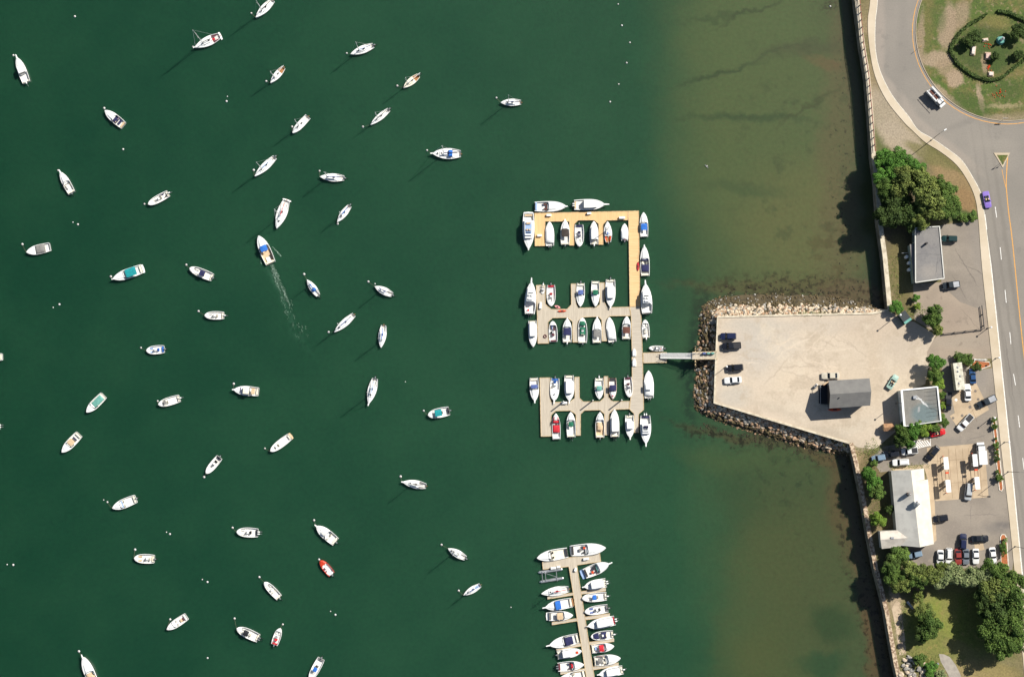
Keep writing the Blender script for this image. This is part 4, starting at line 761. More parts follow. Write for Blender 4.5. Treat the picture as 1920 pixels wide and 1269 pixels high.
# ---- free buoys and floats
for (x, y, d, r) in [(140, 31, 'alone near the top left corner', .42), (230.5, 280, 'alone below the navy-windshield boat', .4), (426, 181, 'upper of a pair at upper left centre', .24), (424.5, 190, 'lower of a pair at upper left centre', .42),
    (136.4, 416.8, 'left of a pair at left, smaller', .24), (145.7, 420.8, 'right of a pair at left, larger', .4), (99.3, 576.4, 'left of a pair below the grey-covered boat', .26), (111, 570.6, 'right of a pair below the grey-covered boat', .42),
    (194, 937, 'tiny one left of the pale-windshield pilothouse boat', .24), (311.8, 997.3, 'upper of a pair at lower left', .24), (318.3, 1000.8, 'lower of a pair at lower left', .4), (13, 1058, 'at the far lower left, smaller', .26), (24.4, 1058.6, 'at the far lower left, larger', .42),
    (379, 1086, 'left of a pair left of the orange-red boat', .26), (388.7, 1090.6, 'right of a pair left of the orange-red boat', .4), (389, 1233, 'alone near the bottom, left of centre', .36), (619.5, 1145.6, 'upper of a pair at bottom centre', .24), (628.6, 1152, 'lower of a pair at bottom centre', .4),
    (760, 715.6, 'faint speck right of the blue-tipped sloop', .2), (958, 1138, 'faint speck left of the lower pier', .22), (1159, 8, 'topmost of the line in the shallows', .28), (1166, 48, 'second of the line in the shallows', .36), (1181, 80, 'third of the line in the shallows', .32), (1175, 118, 'fourth of the line in the shallows', .34),
    (1160, 158, 'fifth of the line in the shallows', .3), (1144, 191, 'lowest of the line in the shallows', .34), (1557, 12, 'beside the top of the sea wall', .34), (703, 532, 'small one touching the bow of the grey-panelled sloop', .26)]:
    buoy_at(x, y, 'white buoy '+d, 'buoys with no boat', r)
p = P(1325, 312, .2)
g = MB(); g.loft([[(x, r*math.cos(a*1.0472), .12+r*.8*math.sin(a*1.0472)) for a in range(6)] for x, r in ((-.32, .03), (-.1, .15), (.12, .16), (.24, .08), (.3, .09), (.38, .07), (.48, .01))]); gu = g.build('gull', BUOY, loc=(p.x, p.y, 0), rz=.8, smooth=True)
q = MB()
for sy in (-1, 1): q.add([(-.1, sy*.08, .25), (.15, sy*.08, .25), (.1, sy*.5, .3), (-.2, sy*.75, .26)], [(0, 1, 2, 3)])
q.build('wings', GREY, gu); tag(gu, 'white gull floating alone in the shallows', 'gull')
# ---- wake of the moving boat
q = MB(); s0 = Vector((508, 494)); dirv = Vector((575-508, 640-494)).normalized(); nv = Vector((-dirv.y, dirv.x))
def fleck(c, r, el_, a0, k):
    w_ = P(c.x, c.y, 0); pts = []
    for j in range(6):
        a = j*1.0472; x = math.cos(a)*r*el_*rnd.uniform(.6, 1.2); y = math.sin(a)*r*rnd.uniform(.5, 1.1); pts.append((w_.x+x*math.cos(a0)-y*math.sin(a0), w_.y+x*math.sin(a0)+y*math.cos(a0), .02+.00008*k))
    q.add(pts, [(0, 1, 2, 3, 4, 5)])
for s_ in range(60):   # short wandering streaks of foam, dense astern and thinning out
    t0 = rnd.random()**1.35; L0 = t0*150; side = rnd.choice((-1, 1, 0, 1)); off = side*(2.5+L0*.11)*rnd.uniform(.1, 1.15); a_ = math.atan2(-dirv.y, dirv.x)+rnd.gauss(0, .25); ph = rnd.uniform(0, 6)
    for i in range(int(34*(1-t0*.75))):
        c = s0+dirv*(L0+i*rnd.uniform(.5, .9))+nv*(off+math.sin(i*.35+ph)*1.1+rnd.gauss(0, .35)*(1+t0)); fleck(c, rnd.uniform(.015, .075)*(1-t0*.3), rnd.uniform(1, 3), a_+rnd.gauss(0, .5), s_*30+i)
for sgn, s1 in ((1, (509, 463)), (-1, (489, 470))):
    for i in range(110):
        t = rnd.random(); c = Vector(s1)+dirv*t*24+nv*(-sgn)*(1.5+t*8+rnd.gauss(0, .7)); fleck(c, rnd.uniform(.02, .08), 2, -1, i)
o = q.build('wake_foam', mat('foam', (128, 150, 134), .8, (88, 116, 98), 1.5)); tag(o, 'broken white foam trailing behind the moving lobster boat', 'foam', kind='stuff')
# ================================================================ docks
NEW = mat('new_dock_planks', (222, 183, 132), .85, (206, 166, 116), 1.0, stretch=((6, .25, 1), 0), bump=.2, lo=.35, hi=.65)
NEWV = mat('new_dock_planks_across', (222, 185, 136), .85, (206, 168, 118), 1.0, stretch=((.25, 6, 1), 0), bump=.2, lo=.35, hi=.65)
OLD = mat('old_dock_planks', (190, 179, 161), .9, (170, 159, 142), 1.0, stretch=((6, .3, 1), 0), bump=.3, lo=.35, hi=.65)
OLDV = mat('old_dock_planks_across', (188, 178, 162), .9, (168, 158, 143), 1.0, stretch=((.3, 6, 1), 0), bump=.3, lo=.35, hi=.65)
EDGE = mat('dock_edge_timber', (206, 182, 140), .9, (170, 148, 112), 1.5)
PILE = mat('pile_timber', (96, 84, 66), .95, (64, 56, 44), 3)
DZ = .55
def dock(label, segs, nm='floating_dock'):
    c = P(*segs[0][2][0], DZ); root = empty(nm, (c.x, c.y, 0)); tag(root, label, 'dock')
    for i, (part, m, pts) in enumerate(segs):
        w_ = [P(x, y, DZ)-Vector((c.x, c.y, DZ)) for x, y in pts]; zt = DZ-.004*(i % 3)
        s_ = MB().prism(w_, -.1, zt, 0, 1).build(part, [m, EDGE], root)
        q = MB(); n = len(w_)
        ar = sum(w_[j].x*w_[(j+1) % n].y-w_[(j+1) % n].x*w_[j].y for j in range(n)); sg = 1 if ar > 0 else -1
        for j in range(n):
            a, b_ = w_[j], w_[(j+1) % n]; t = (b_-a); L_ = t.length
            if L_ < 1: continue
            t /= L_; nn = Vector((-t.y, t.x, 0))*sg; mid = (a+b_)/2+nn*.09
            q.box((mid.x, mid.y, zt+.02), (L_-.2, .14, .07), math.atan2(t.y, t.x))
        q.build('edge_timber', EDGE, s_)
    return root
dock('new tan plank dock forming the top and right of the marina', [
  ('walkway', NEW, [(1002, 399.5), (1178, 395.5), (1178, 413), (1138, 413.4), (1131, 421.5), (1131.4, 459), (1122.3, 459), (1122.3, 420), (1114, 413.3), (1084, 413.5), (1077, 420.5), (1076.6, 460.5), (1067.6, 460.5), (1067.3, 415.5), (1022.5, 415.5), (1022.5, 461.5), (1002.8, 461.7)]),
  ('walkway', NEWV, [(1178, 395.5), (1198, 395), (1200.5, 574), (1180.5, 575)])])
dock('weathered plank dock of the middle row with its slips', [
  ('walkway', OLD, [(1005, 534.5), (1022.5, 534.2), (1023, 570), (1034, 579.5), (1063, 579), (1070.8, 571), (1070.3, 531.7), (1080.3, 531.5), (1081, 571), (1086, 577), (1118, 576), (1124.5, 570), (1124, 529.8), (1133.5, 529.5), (1134, 568), (1141, 576), (1180.5, 575), (1183, 592.3), (1142, 593), (1138, 600), (1138, 639.5), (1128.4, 639.8), (1128, 600), (1122, 594), (1092, 595), (1084, 603), (1084.5, 641.8), (1073.6, 642), (1073, 603), (1064, 595.8), (1036, 596.5), (1028, 604), (1029.3, 644), (1008.3, 644.3), (1006.5, 583)]),
  ('walkway', OLDV, [(1180.5, 575), (1200.5, 574), (1203, 600), (1205, 660), (1207.5, 767.8), (1198, 776), (1198, 811), (1189, 811), (1188.7, 776), (1180, 767), (1184.8, 720), (1184.5, 660), (1183, 592.3)])])
dock('weathered plank dock of the south row with its slips', [
  ('walkway', OLD, [(1011.5, 707.8), (1031.8, 707.5), (1033, 753.5), (1068, 753), (1077.5, 746), (1077.3, 706.5), (1086.5, 706.2), (1087, 746), (1094, 752.5), (1125, 752), (1132.5, 745), (1132, 705.2), (1140.3, 705), (1140.8, 744), (1149, 752), (1181, 751.5), (1180, 767), (1150, 768), (1142.3, 776), (1142, 815.7), (1133.5, 815.9), (1133, 776), (1125, 769), (1096, 769.6), (1089, 776.5), (1089, 816.5), (1080, 816.7), (1079.5, 777), (1070, 770), (1042, 770.6), (1034, 778), (1034.5, 818), (1014, 818.4)])])
dock('gangway landing float between the walkway and the gangway', [('walkway', OLD, [(1205.5, 661), (1250, 660), (1250.5, 680), (1206, 681)])])
dock('long lower pier with slip fingers on both sides', [
  ('walkway', OLD, [(1016.3, 1053), (1073, 1043.5), (1125, 1036.4), (1127, 1052.5), (1082, 1059.5), (1082.5, 1062), (1116, 1275), (1119, 1294), (1103, 1294), (1100, 1275), (1066.2, 1062), (1017.8, 1067.5)])]+
  [('finger', OLDV, [(a[0], a[1]-d), (b[0], b[1]-d), (b[0], b[1]+d), (a[0], a[1]+d)]) for a, b, d in (((1026.4, 1120.5), (1075, 1112.8), 2.6), ((1034.7, 1168.7), (1082.5, 1161), 2.8), ((1043, 1216), (1090, 1208), 2.8), ((1050.7, 1261.2), (1098, 1255), 2.8),
     ((1090, 1110.9), (1136, 1104.8), 3), ((1097.6, 1158.8), (1143.5, 1152.3), 3.2), ((1105, 1205.7), (1151.6, 1199.6), 2.8), ((1112, 1252.5), (1160, 1244.8), 3.2))])
for i, (x, y, d) in enumerate([(1056, 753.5, 'left'), (1110.5, 751.5, 'middle'), (1164, 751, 'right')]):
    p = P(x, y, 0); o = MB().tube((0, 0, -2), (0, 0, 4.6), .2, .18, 10).build('mooring_pile', PILE, loc=(p.x, p.y, 0)); MB().lathe((0, 0, 4.6), [(.21, -.02), (.2, .1), (.02, .35)], 8).build('pile_cap', GEL, o); tag(o, d+' one of three tall timber piles along the south dock', 'pile', 'tall piles of the south dock')
boxm = mat('dock_box_white', (224, 222, 216), .5)
for x, y, rz, sx, d in [(1029, 404, 0, 1.4, 'on the new dock near its left end'), (1011.7, 442, 0, 1.3, 'on the square platform of the new dock'), (1104.5, 400.5, .1, 1.2, 'in the middle of the new dock edge'), (1166, 408.8, 0, 1.7, 'near the corner of the new dock'), (1013.5, 573, 1.5, 1.9, 'standing upright on the left middle float'), (1098.7, 1047, .15, 1.6, 'at the right of the lower pier head'), (1037.4, 1064.2, .1, 1.5, 'left one on the lower pier head'), (1047, 1062, .1, 1.0, 'right one on the lower pier head'), (1079, 1067, 1.3, 1.0, 'on the lower pier below its head'), (1058, 755, 0, 1.6, 'on the south dock walkway')]:
    p = P(x, y, DZ); o = MB().box((0, 0, .3), (sx, .6, .6), top=.97).build('dock_box', boxm, loc=(p.x, p.y, DZ+.02), rz=rz); MB().box((0, 0, .63), (sx+.06, .66, .08), top=.93).build('lid', GEL, o); tag(o, 'white storage box '+d, 'dock box', 'dock storage boxes')
# upturned dinghies, kayaks on the docks
def shell(label, name, cat, x, y, L_, B_, rz, m, zz=DZ, rim=None, loc_rz=None):
    p = P(x, y, zz); h = Hull(L_, B_, 'sail'); q = MB()
    if name == 'upturned_dinghy':
        h.f = shape('motor'); q.loft([h.outline(z=.02), h.outline(z=.25, w=.93), [(L_*.48+(a-L_*.48)*.8, b*.6, .42) for a, b, _ in h.outline(z=0)]])
    else:
        f = lambda t: max(0, 1-abs(2*t-1)**2.2)**.8; h.f = f; q.loft([h.outline(z=.0, w=.6), h.outline(z=.15), h.outline(z=.3, w=.8), h.outline(z=.33, w=.35)])
    o = q.build(name, m, loc=(p.x, p.y, zz+.01), rz=rz, smooth=False); tag(o, label, cat)
    MB().box((L_*.5, 0, .35 if name != 'upturned_dinghy' else .43), (L_*.28 if name != 'upturned_dinghy' else L_*.7, B_*.4 if name != 'upturned_dinghy' else .06, .06)).build('seat_opening' if name != 'upturned_dinghy' else 'keel', BLK if name != 'upturned_dinghy' else GEL, o); return o
shell('upper of two white dinghies upside down on the main walkway', 'upturned_dinghy', 'dinghy', 1189, 668, 2.3, 1.2, math.pi/2, GEL)
shell('lower of two white dinghies upside down on the main walkway', 'upturned_dinghy', 'dinghy', 1189, 687, 2.4, 1.25, math.pi/2, GEL)
shell('orange kayak lying on the middle dock', 'kayak', 'kayak', 1045.5, 583.5, 2.6, .65, .03, COLS['orange'])
shell('pink and white kayak floating beside the middle dock', 'kayak', 'kayak', 1039.5, 573.5, 1.9, .8, -.35, COLS['pink'], zz=-.05)
shell('red kayak standing on the edge of the new dock', 'kayak', 'kayak', 1196.2, 508, 2.6, .7, math.pi/2, COLS['red'])
shell('orange canoe beside the grey boat shed', 'canoe', 'canoe', 1552, 768, 4.0, .9, .02, COLS['orange'], zz=GZ+.02)
p = P(1022, 630.5, DZ); q = MB(); n = 14
q.loft([[((.42+.13*math.cos(b*1.0472))*math.cos(a*6.283/n), (.42+.13*math.cos(b*1.0472))*math.sin(a*6.283/n), .15+.13*math.sin(b*1.0472)) for b in range(6)] for a in range(n+1)], False, False)
tu = q.build('towing_tube', COLS['maroon'], loc=(p.x, p.y, DZ), smooth=True); tag(tu, 'round maroon towing tube on the left middle float', 'inflatable tube')
# pontoon frame at the lower pier
root = empty('pontoon_frame', P(1032, 1078, 0)); tag(root, 'bare aluminium pontoon frame moored under the lower pier head', 'pontoon raft'); c = root.location
for a, b in (((1008.5, 1073), (1054.5, 1066.5)), ((1011.3, 1090.7), (1056.8, 1083.3))):
    A, B = P(*a, .3)-c, P(*b, .3)-c; d = (B-A).normalized(); MB().loft([[A+d*x+Vector((-d.y*math.cos(k*.785)*r, d.x*math.cos(k*.785)*r, math.sin(k*.785)*r)) for k in range(8)] for x, r in ((0, .1), (.5, .42), ((B-A).length-.3, .42), ((B-A).length, .3))]).build('pontoon', ALU, root)
q = MB()
for x in (1016, 1022, 1043): q.tube(P(x, 1071, .8)-c, P(x+2, 1089, .8)-c, .1, n=4)
q.tube(P(1016, 1072, .8)-c, P(1044, 1081, .8)-c, .07, n=4); q.tube(P(1022, 1087, .8)-c, P(1044, 1082, .8)-c, .07, n=4); q.build('cross_frame', ALU, root)
# ---- gangway and fixed pier
root = empty('gangway', P(1271, 668, 0)); tag(root, 'long white aluminium gangway sloping from the float up to the fixed pier', 'gangway'); c = root.location
A, B = P(1238, 667.3, .9)-c, P(1303, 667.8, 3.9)-c; d = (B-A).normalized(); n_ = Vector((-d.y, d.x, 0)).normalized()
q = MB(); q.loft([[A+n_*s_+Vector((0, 0, z_)) for s_, z_ in ((-.75, 0), (.75, 0), (.75, .1), (-.75, .1))], [B+n_*s_+Vector((0, 0, z_)) for s_, z_ in ((-.75, 0), (.75, 0), (.75, .1), (-.75, .1))]]).build('gangway_deck', mat('gangway_deck', (226, 224, 218), .6, (210, 208, 202), 3), root)
for s_ in (-1, 1):
    q = MB(); q.tube(A+n_*s_*.78+Vector((0, 0, 1.1)), B+n_*s_*.78+Vector((0, 0, 1.1)), .07, n=5); q.tube(A+n_*s_*.78+Vector((0, 0, .5)), B+n_*s_*.78+Vector((0, 0, .5)), .04, n=4)
    for i in range(13):
        m_ = A.lerp(B, i/12)+n_*s_*.78; q.tube(m_, m_+Vector((0, 0, 1.1)), .04, n=4)
    q.build('handrail', GEL, root)
root = empty('fixed_pier', P(1322, 667, 0)); tag(root, 'short timber pier on piles joining the gangway to the parking jetty', 'pier'); c = root.location
w_ = [P(x, y, 4.1)-c for x, y in ((1298, 660), (1345, 659), (1345.5, 673.5), (1298, 674))]
MB().prism(w_, 3.85, 4.12).build('pier_deck', OLD, root)
for s_ in ((1298, 660.3, 1344, 659.3), (1298, 673.6, 1345, 673.1)):
    q = MB(); a, b = P(s_[0], s_[1], 4.12)-c, P(s_[2], s_[3], 4.12)-c; a.z = b.z = 5.1; q.tube(a, b, .07, n=4)
    for i in range(7): m_ = a.lerp(b, i/6); q.tube((m_.x, m_.y, 4.1), m_, .06, n=4)
    q.build('handrail', EDGE, root)
q = MB()
for x, y in ((1304, 651), (1304, 656), (1304, 680), (1304, 686), (1300, 662), (1300, 672), (1320, 662), (1320, 672), (1335, 662), (1335, 672)):
    a = P(x, y, 3)-c; q.tube((a.x, a.y, -2), (a.x, a.y, 4.6 if y < 657 or y > 676 else 3.85), .22, n=8)
q.build('pier_piles', PILE, root)
q = MB(); a = P(1304, 649, 4)-c; b = P(1304, 688, 4)-c; q.tube((a.x, a.y, 3.6), (b.x, b.y, 3.6), .2, n=4); q.build('cross_beam', EDGE, root)
pr = P(1328, 663, 4.1)
for i, (x, y) in enumerate(((1320, 662.5), (1328, 662.5), (1336, 662.3))):
    p = P(x, y, 4.12); o = MB().box((0, 0, .5), (1.0, .5, 1.0), top=.8).build('fish_cleaning_table' if i else 'bait_box', COLS['slate'] if i == 0 else COLS['sea'], loc=(p.x, p.y, 4.12)); tag(o, ['left', 'middle', 'right'][i]+' one of three blue-green boxes along the pier rail', 'box', 'boxes on the fixed pier')
# ================================================================ railing on the sea wall
RAILM = mat('rail_rust', (150, 96, 80), .8, (120, 76, 62), 2); POSTM = mat('rail_post', (96, 100, 92), .8)
def fence(label, pts, h, m, step, pm=None, z=GZ, r=.05, rails=2, name='railing', cat='railing'):
    L0 = PP(pts, z); c = L0[0]; root = empty(name, (c.x, c.y, z)); tag(root, label, cat); q = MB(); acc = 0; posts = []
    for i in range(len(L0)-1):
        a, b_ = L0[i]-c, L0[i+1]-c
        for k in range(rails): hh = h*(1-k*.45); q.tube(a+Vector((0, 0, hh)), b_+Vector((0, 0, hh)), r, n=4)
        L_ = (b_-a).length; x = -acc
        while x < L_:
            if x >= 0: posts.append(a.lerp(b_, x/L_))
            x += step
        acc = (L_-(x-step)) % step if L_ else acc
    q.build('rail', m, root)
    for p_ in posts[:100]: MB().box((p_.x, p_.y, h/2+.02), (r*2.6, r*2.6, h+.1)).build('post', pm or m, root)
    return root
fence('rust-red railing along the top of the road sea wall', [(1608.5, -30), (1618, 82), (1628, 143), (1635, 225), (1640, 285)], 1.1, RAILM, 2.2, POSTM, z=GZ+.25, r=.09)
fence('dark post-and-rail fence at the corner of the old pavement', [(1768, 626), (1797, 622.5), (1822, 619.5), (1844, 617), (1842, 596), (1839.5, 573)], .9, COLS['dark'], 3.2, r=.09)
fence('grey wire fence of the fenced yard behind the flat-roofed house', [(1689, 476), (1712, 474)], 1.6, ALU, 1.5, r=.04)
fence('white post-and-rail kerb fence beside the mulch triangle', [(1827, 674), (1850, 674.5)], .5, WHT, 3.0, r=.16, rails=1)
# ================================================================ lamps, poles, signs
LAMPM = mat('lamp_pole_steel', (128, 128, 124), .5, metal=.3)
def lamp(label, x, y, h, ax, ay, arm=2.0, nm='street_lamp', r=.11):
    p = P(x, y, GZ); root = empty(nm, (p.x, p.y, GZ)); tag(root, label, 'street lamp'); d = Vector((ax, ay, 0)).normalized()
    q = MB(); q.tube((0, 0, 0), (0, 0, h), r, r*.6, 8); q.lathe((0, 0, 0), [(.25, 0), (.22, .25), (.14, .5)], 8); q.build('pole', LAMPM, root)
    if arm > 0:
        q = MB(); pr_ = Vector((0, 0, h-.3))
        for i in range(1, 5): b_ = d*(arm*i/4)+Vector((0, 0, h-.3+.5*math.sin(i/4*1.57))); q.tube(pr_, b_, .055, n=5); pr_ = b_
        a_ = q.build('arm', LAMPM, root); q = MB(); e = d*(arm+.35)+Vector((0, 0, h+.2)); ang = math.atan2(d.y, d.x)
        q.box(e, (.95, .36, .16), ang, top=.8); q.build('lamp_head', GEL, a_)
    else: MB().lathe((0, 0, h), [(.1, -.1), (.3, 0), (.28, .12), (.05, .25)], 8).build('lamp_head', GEL, root)
    return root
lamp('tall street lamp at the pavement edge above the big tree clump', 1745.5, 263.5, 10.5, .8, .5, 1.2)
lamp('tall street lamp arching over the road beside the filling station', 1890, 884, 10.5, 1, -.05, 3.0)
lamp('tall street lamp near the parked cars at the lower right', 1903, 1024, 10.5, 1, -.2, 3.0)
lamp('lamp post at the sea end of the parking jetty, below the gangway', 1359, 689, 4.6, 1, 0, 0, 'lamp_post')
lamp('lamp post beside the dark dumpster at the top of the gravel lot', 1679, 594, 6.2, 1, 0, 0, 'lamp_post')
lamp('lamp post at the roof corner of the white flat-roofed building', 1680, 756, 7.2, 1, 0, 0, 'lamp_post')
lamp('lamp post in the shrub strip beside the station road', 1857, 784, 4.2, 1, 0, 0, 'lamp_post')
lamp('lamp post standing on the pavement by the shrub strip', 1883, 829, 4.5, 1, 0, 0, 'lamp_post')
lamp('lamp post at the corner of the post-and-rail fence', 1851.5, 615.5, 3.6, 1, 0, 0, 'lamp_post')
lamp('lamp post above the mulch triangle by the sidewalk', 1866.5, 672, 3.4, 1, 0, 0, 'lamp_post')
def sign(label, x, y, h, w_, hh, rz, m):
    p = P(x, y, GZ+.1); root = empty('road_sign', (p.x, p.y, GZ)); tag(root, label, 'road sign', None); root.rotation_euler.z = rz
    MB().tube((0, 0, 0), (0, 0, h), .04, n=6).build('pole', ALU, root); MB().box((0, -.06, h-hh/2), (w_, .04, hh)).build('sign_panel', m, root); return root
sign('road sign on the left rim of the roundabout island', 1722, 91, 2.6, .9, .7, R(40), YEL)
sign('road sign on the bottom rim of the roundabout island', 1881, 224.5, 2.4, 1.6, .6, R(0), WHT)
sign('taller road sign on the small triangular island', 1877, 305, 3.2, .7, .7, R(10), YEL); sign('shorter road sign on the small triangular island', 1879.5, 306.5, 2.2, .6, .6, R(10), WHT)
# ================================================================ buildings
ROOFG = ground_mat('grey_flat_roof', (158, 154, 150), (144, 141, 140), .3, [(1736, 512, 16, 12, 0, (178, 170, 160), .6, .7), (1760, 470, 3, 40, -5, (136, 134, 134), .5, .6), (1740, 480, 30, 1, 2, (134, 132, 130), .4, .6), (1750, 500, 1, 18, 10, (128, 126, 124), .4, .6), (1745, 475, 60, 60, 0, (126, 124, 124), .1, .6, .9, .6)], fine=(2, .07), dist=(.5, 1.2), bump=.1)
def bl(pts, z, c): return [P(x, y, z)-Vector((c.x, c.y, 0)) for x, y in pts]
def wins(root, a, b_, n, z0, z1, m=GLASS, wf=.5, name='window'):
    """windows set proud of the wall running from a to b"""
    d = (b_-a); L_ = d.length; d /= L_; nn = Vector((d.y, -d.x, 0)); ang = math.atan2(d.y, d.x)
    for i in range(n):
        c = a+d*(L_*(i+.5)/n); w_ = L_/n*wf; f = MB().box((c.x+nn.x*.04, c.y+nn.y*.04, (z0+z1)/2), (w_, .12, z1-z0), ang).build(name+'_frame', GEL, root)
        MB().box((c.x+nn.x*.09, c.y+nn.y*.09, (z0+z1)/2), (w_*.86, .08, (z1-z0)*.86), ang).build(name, m, f)
# flat roofed grey house
root = empty('flat_roofed_house', P(1742, 476, GZ)); tag(root, 'grey flat-roofed building with low west annex below the tree clump', 'building'); c = root.location
HZ = GZ+4.2; fp = [(1716, 430), (1761, 425), (1769, 520), (1718, 527), (1713, 470), (1720, 468)]
w_ = bl([(1717, 429), (1761, 426), (1769.5, 520.5), (1717.5, 528)], HZ, c); w0 = [Vector((p.x, p.y, 0)) for p in w_]
BW = mat('house_wall_sage', (150, 160, 148), .9, (130, 140, 130), .8)
MB().prism(w0, 0, 3.9).build('walls', BW, root)
rf = MB().prism([p*1.02 for p in w0], 3.902, 4.1).build('roof', ROOFG, root)
q = MB()
for i in range(4):
    a, b_ = w0[i]*1.03, w0[(i+1) % 4]*1.03; t = b_-a; q.box((*((a+b_)/2).xy, 4.18), (t.length+.1*(i % 2), .28, .3+.01*(i % 2)), math.atan2(t.y, t.x))
q.build('parapet', mat('parapet_tin', (206, 204, 196), .7), rf)
aw = [Vector((p.x, p.y, 0)) for p in bl([(1706, 459), (1716.5, 458), (1722, 530), (1714, 531)], GZ+3, c)]
an = MB().prism([aw[0], aw[1], w0[3]+Vector((.1, .3, 0)), aw[3]], 0, 3.2).build('annex', BW, root); MB().prism([p+Vector((0, 0, 0)) for p in [aw[0]+Vector((-.1, .1, 0)), aw[1], w0[3]+Vector((0, .2, 0)), aw[3]+Vector((-.1, -.1, 0))]], 3.202, 3.35).build('annex_roof', ROOFG, an)
p = bl([(1736, 457)], HZ, c)[0]; q = MB().tube((p.x, p.y, 4.1), (p.x, p.y, 5.6), .35, .3, 8); q.build('roof_vent', COLS['dark'], rf)
wins(root, w0[0].copy(), w0[3].copy(), 3, 1, 2.4); wins(root, w0[3].copy(), w0[2].copy(), 3, 1, 2.4); wins(root, w0[2].copy(), w0[1].copy(), 4, 1, 2.4)
for i, (x, y, d) in enumerate([(1698, 482.5, 'top'), (1703, 494, 'middle'), (1703, 506.5, 'bottom')]):
    p = P(x, y, GZ); o = MB().tube((0, 0, 0), (0, 0, 1.5), .5, n=10).build('gas_tank', GEL, loc=(p.x, p.y, GZ)); MB().lathe((0, 0, 1.5), [(.5, 0), (.4, .18), (.1, .28)], 10).build('dome', GEL, o); tag(o, d+' of three white upright tanks in the yard west of the flat-roofed building', 'tank', 'white tanks in the fenced yard')
# boat shed
root = empty('boat_shed', P(1592, 738, GZ)); tag(root, 'grey gabled boat shed with open west bay in the middle of the gravel lot', 'building'); c = root.location
SH = mat('shed_roof_shingle', (120, 118, 114), .9, (106, 104, 102), .5, bump=.2, lo=.3, hi=.7); SW = mat('shed_wall', (96, 100, 104), .9, (84, 88, 92), 1)
e = bl([(1557, 716.5), (1627.5, 712.5), (1628.5, 757), (1558.5, 762)], GZ+5.4, c); e = [Vector((p.x, p.y, 0)) for p in e]
MB().prism(e, 0, 5.3).build('walls', SW, root)
r0 = (e[0]+e[3])/2; r1 = (e[1]+e[2])/2; ux = (r1-r0).normalized(); uy = (e[0]-e[3]).normalized(); ov = .5
A = [e[0]-ux*ov+uy*ov, e[1]+ux*ov+uy*ov, e[2]+ux*ov-uy*ov, e[3]-ux*ov-uy*ov]; R0 = r0-ux*ov; R1 = r1+ux*ov
def gable(A, R0, R1, ze, zr, th=.15):
    q = MB()
    for (a, b_) in ((A[0], A[1]), (A[3], A[2])):
        vs = [(*a.xy, ze), (*b_.xy, ze), (*R1.xy, zr), (*R0.xy, zr)]; q.add(vs+[(x, y, z-th) for x, y, z in vs], [(0, 1, 2, 3), (7, 6, 5, 4), (0, 4, 5, 1), (1, 5, 6, 2), (3, 2, 6, 7), (0, 3, 7, 4)])
    return q
rf = gable(A, R0, R1, 5.25, 7.1).build('roof', SH, root)
MB().add([(*e[0].xy, 5.3), (*e[3].xy, 5.3), (*r0.xy, 6.95), (*e[1].xy, 5.3), (*e[2].xy, 5.3), (*r1.xy, 6.95)], [(0, 1, 2), (4, 3, 5)]).build('gables', SW, root)
MB().tube(((r0.x+r1.x)/2-3.2, r0.y-1, 6.2), ((r0.x+r1.x)/2-3.2, r0.y-1, 6.9), .18, n=6).build('roof_vent', COLS['dark'], rf)
MB().box((r0.x-.06, r0.y, 2.3), (.1, 5.2, 4.4)).build('bay_shade_panel', COLS['dark'], root)  # dark panel paints the shaded inside of the open bay
lt = bl([(1536, 722), (1557, 721), (1558, 758), (1536, 757)], GZ+.5, c); 
MB().prism([Vector((p.x, p.y, 0)) for p in lt], .01, .35).build('shadow_deck', mat('shadow_black', (40, 42, 46), .9), root)  # added black deck, colours in the deep shadow west of the shed
q = MB()
for p in (lt[0], lt[3]): q.tube((p.x, p.y, 0), (p.x, p.y, 2.4), .08, n=5)
q.tube((lt[0].x, lt[0].y, 2.3), (lt[3].x, lt[3].y, 2.3), .06, n=4); q.build('ramp_frame', ALU, root)
p = P(1529, 723, GZ); o = MB().box((0, 0, .6), (1.4, .7, 1.1), top=.7).build('boat_trailer_winch', GEL, loc=(p.x, p.y, GZ+.02), rz=.8); MB().box((0, 0, 1.2), (.5, .4, .3)).build('winch', COLS['dark'], o); tag(o, 'small white winch stand in front of the boat shed bay', 'winch stand')
p = P(1548, 719, GZ); o = MB().box((0, 0, .5), (2.2, .5, .9), top=.8).build('timber_pile', COLS['brown'], loc=(p.x, p.y, GZ+.02), rz=.6); MB().box((0, .1, .98), (1.8, .3, .12)).build('top_plank', COLS['tan'], o); tag(o, 'brown timber stack against the corner of the boat shed', 'timber stack')
# white flat-roofed building
root = empty('harbour_building', P(1727, 762, GZ)); tag(root, 'white-walled flat-roofed building with patched grey roof beside the gravel lot', 'building'); c = root.location
w0 = [Vector((p.x, p.y, 0)) for p in bl([(1690.5, 731.5), (1757.5, 724.8), (1764, 789), (1696, 799)], GZ+4.9, c)]
MB().prism(w0, 0, 4.55).build('walls', mat('pale_wall', (206, 212, 206), .8, (190, 196, 190), 1), root)
rb = [(1728, 775, 26, 18, -8, (122, 142, 144), .3, .85), (1745, 750, 14, 20, 0, (134, 134, 130), .4, .7), (1712, 745, 16, 5, 0, (146, 142, 136), .4, .6), (1735, 796, 30, 4, -6, (128, 118, 106), .5, .9), (1722, 754, 15, 1.6, 45, (238, 238, 236), .3, .95), (1709, 748, 8, 1.3, 14, (232, 232, 230), .3, .9), (1715, 768, 2.4, 5, 10, (190, 190, 188), .4, .8), (1742, 768, 12, 1.0, 20, (90, 104, 108), .4, .8), (1752, 765, 3, 26, 6, (124, 122, 116), .4, .7)]
mrf = ground_mat('patched_roof', (156, 152, 143), (144, 141, 133), .3, rb, fine=(2, .08), dist=(.9, .9), bump=.1)
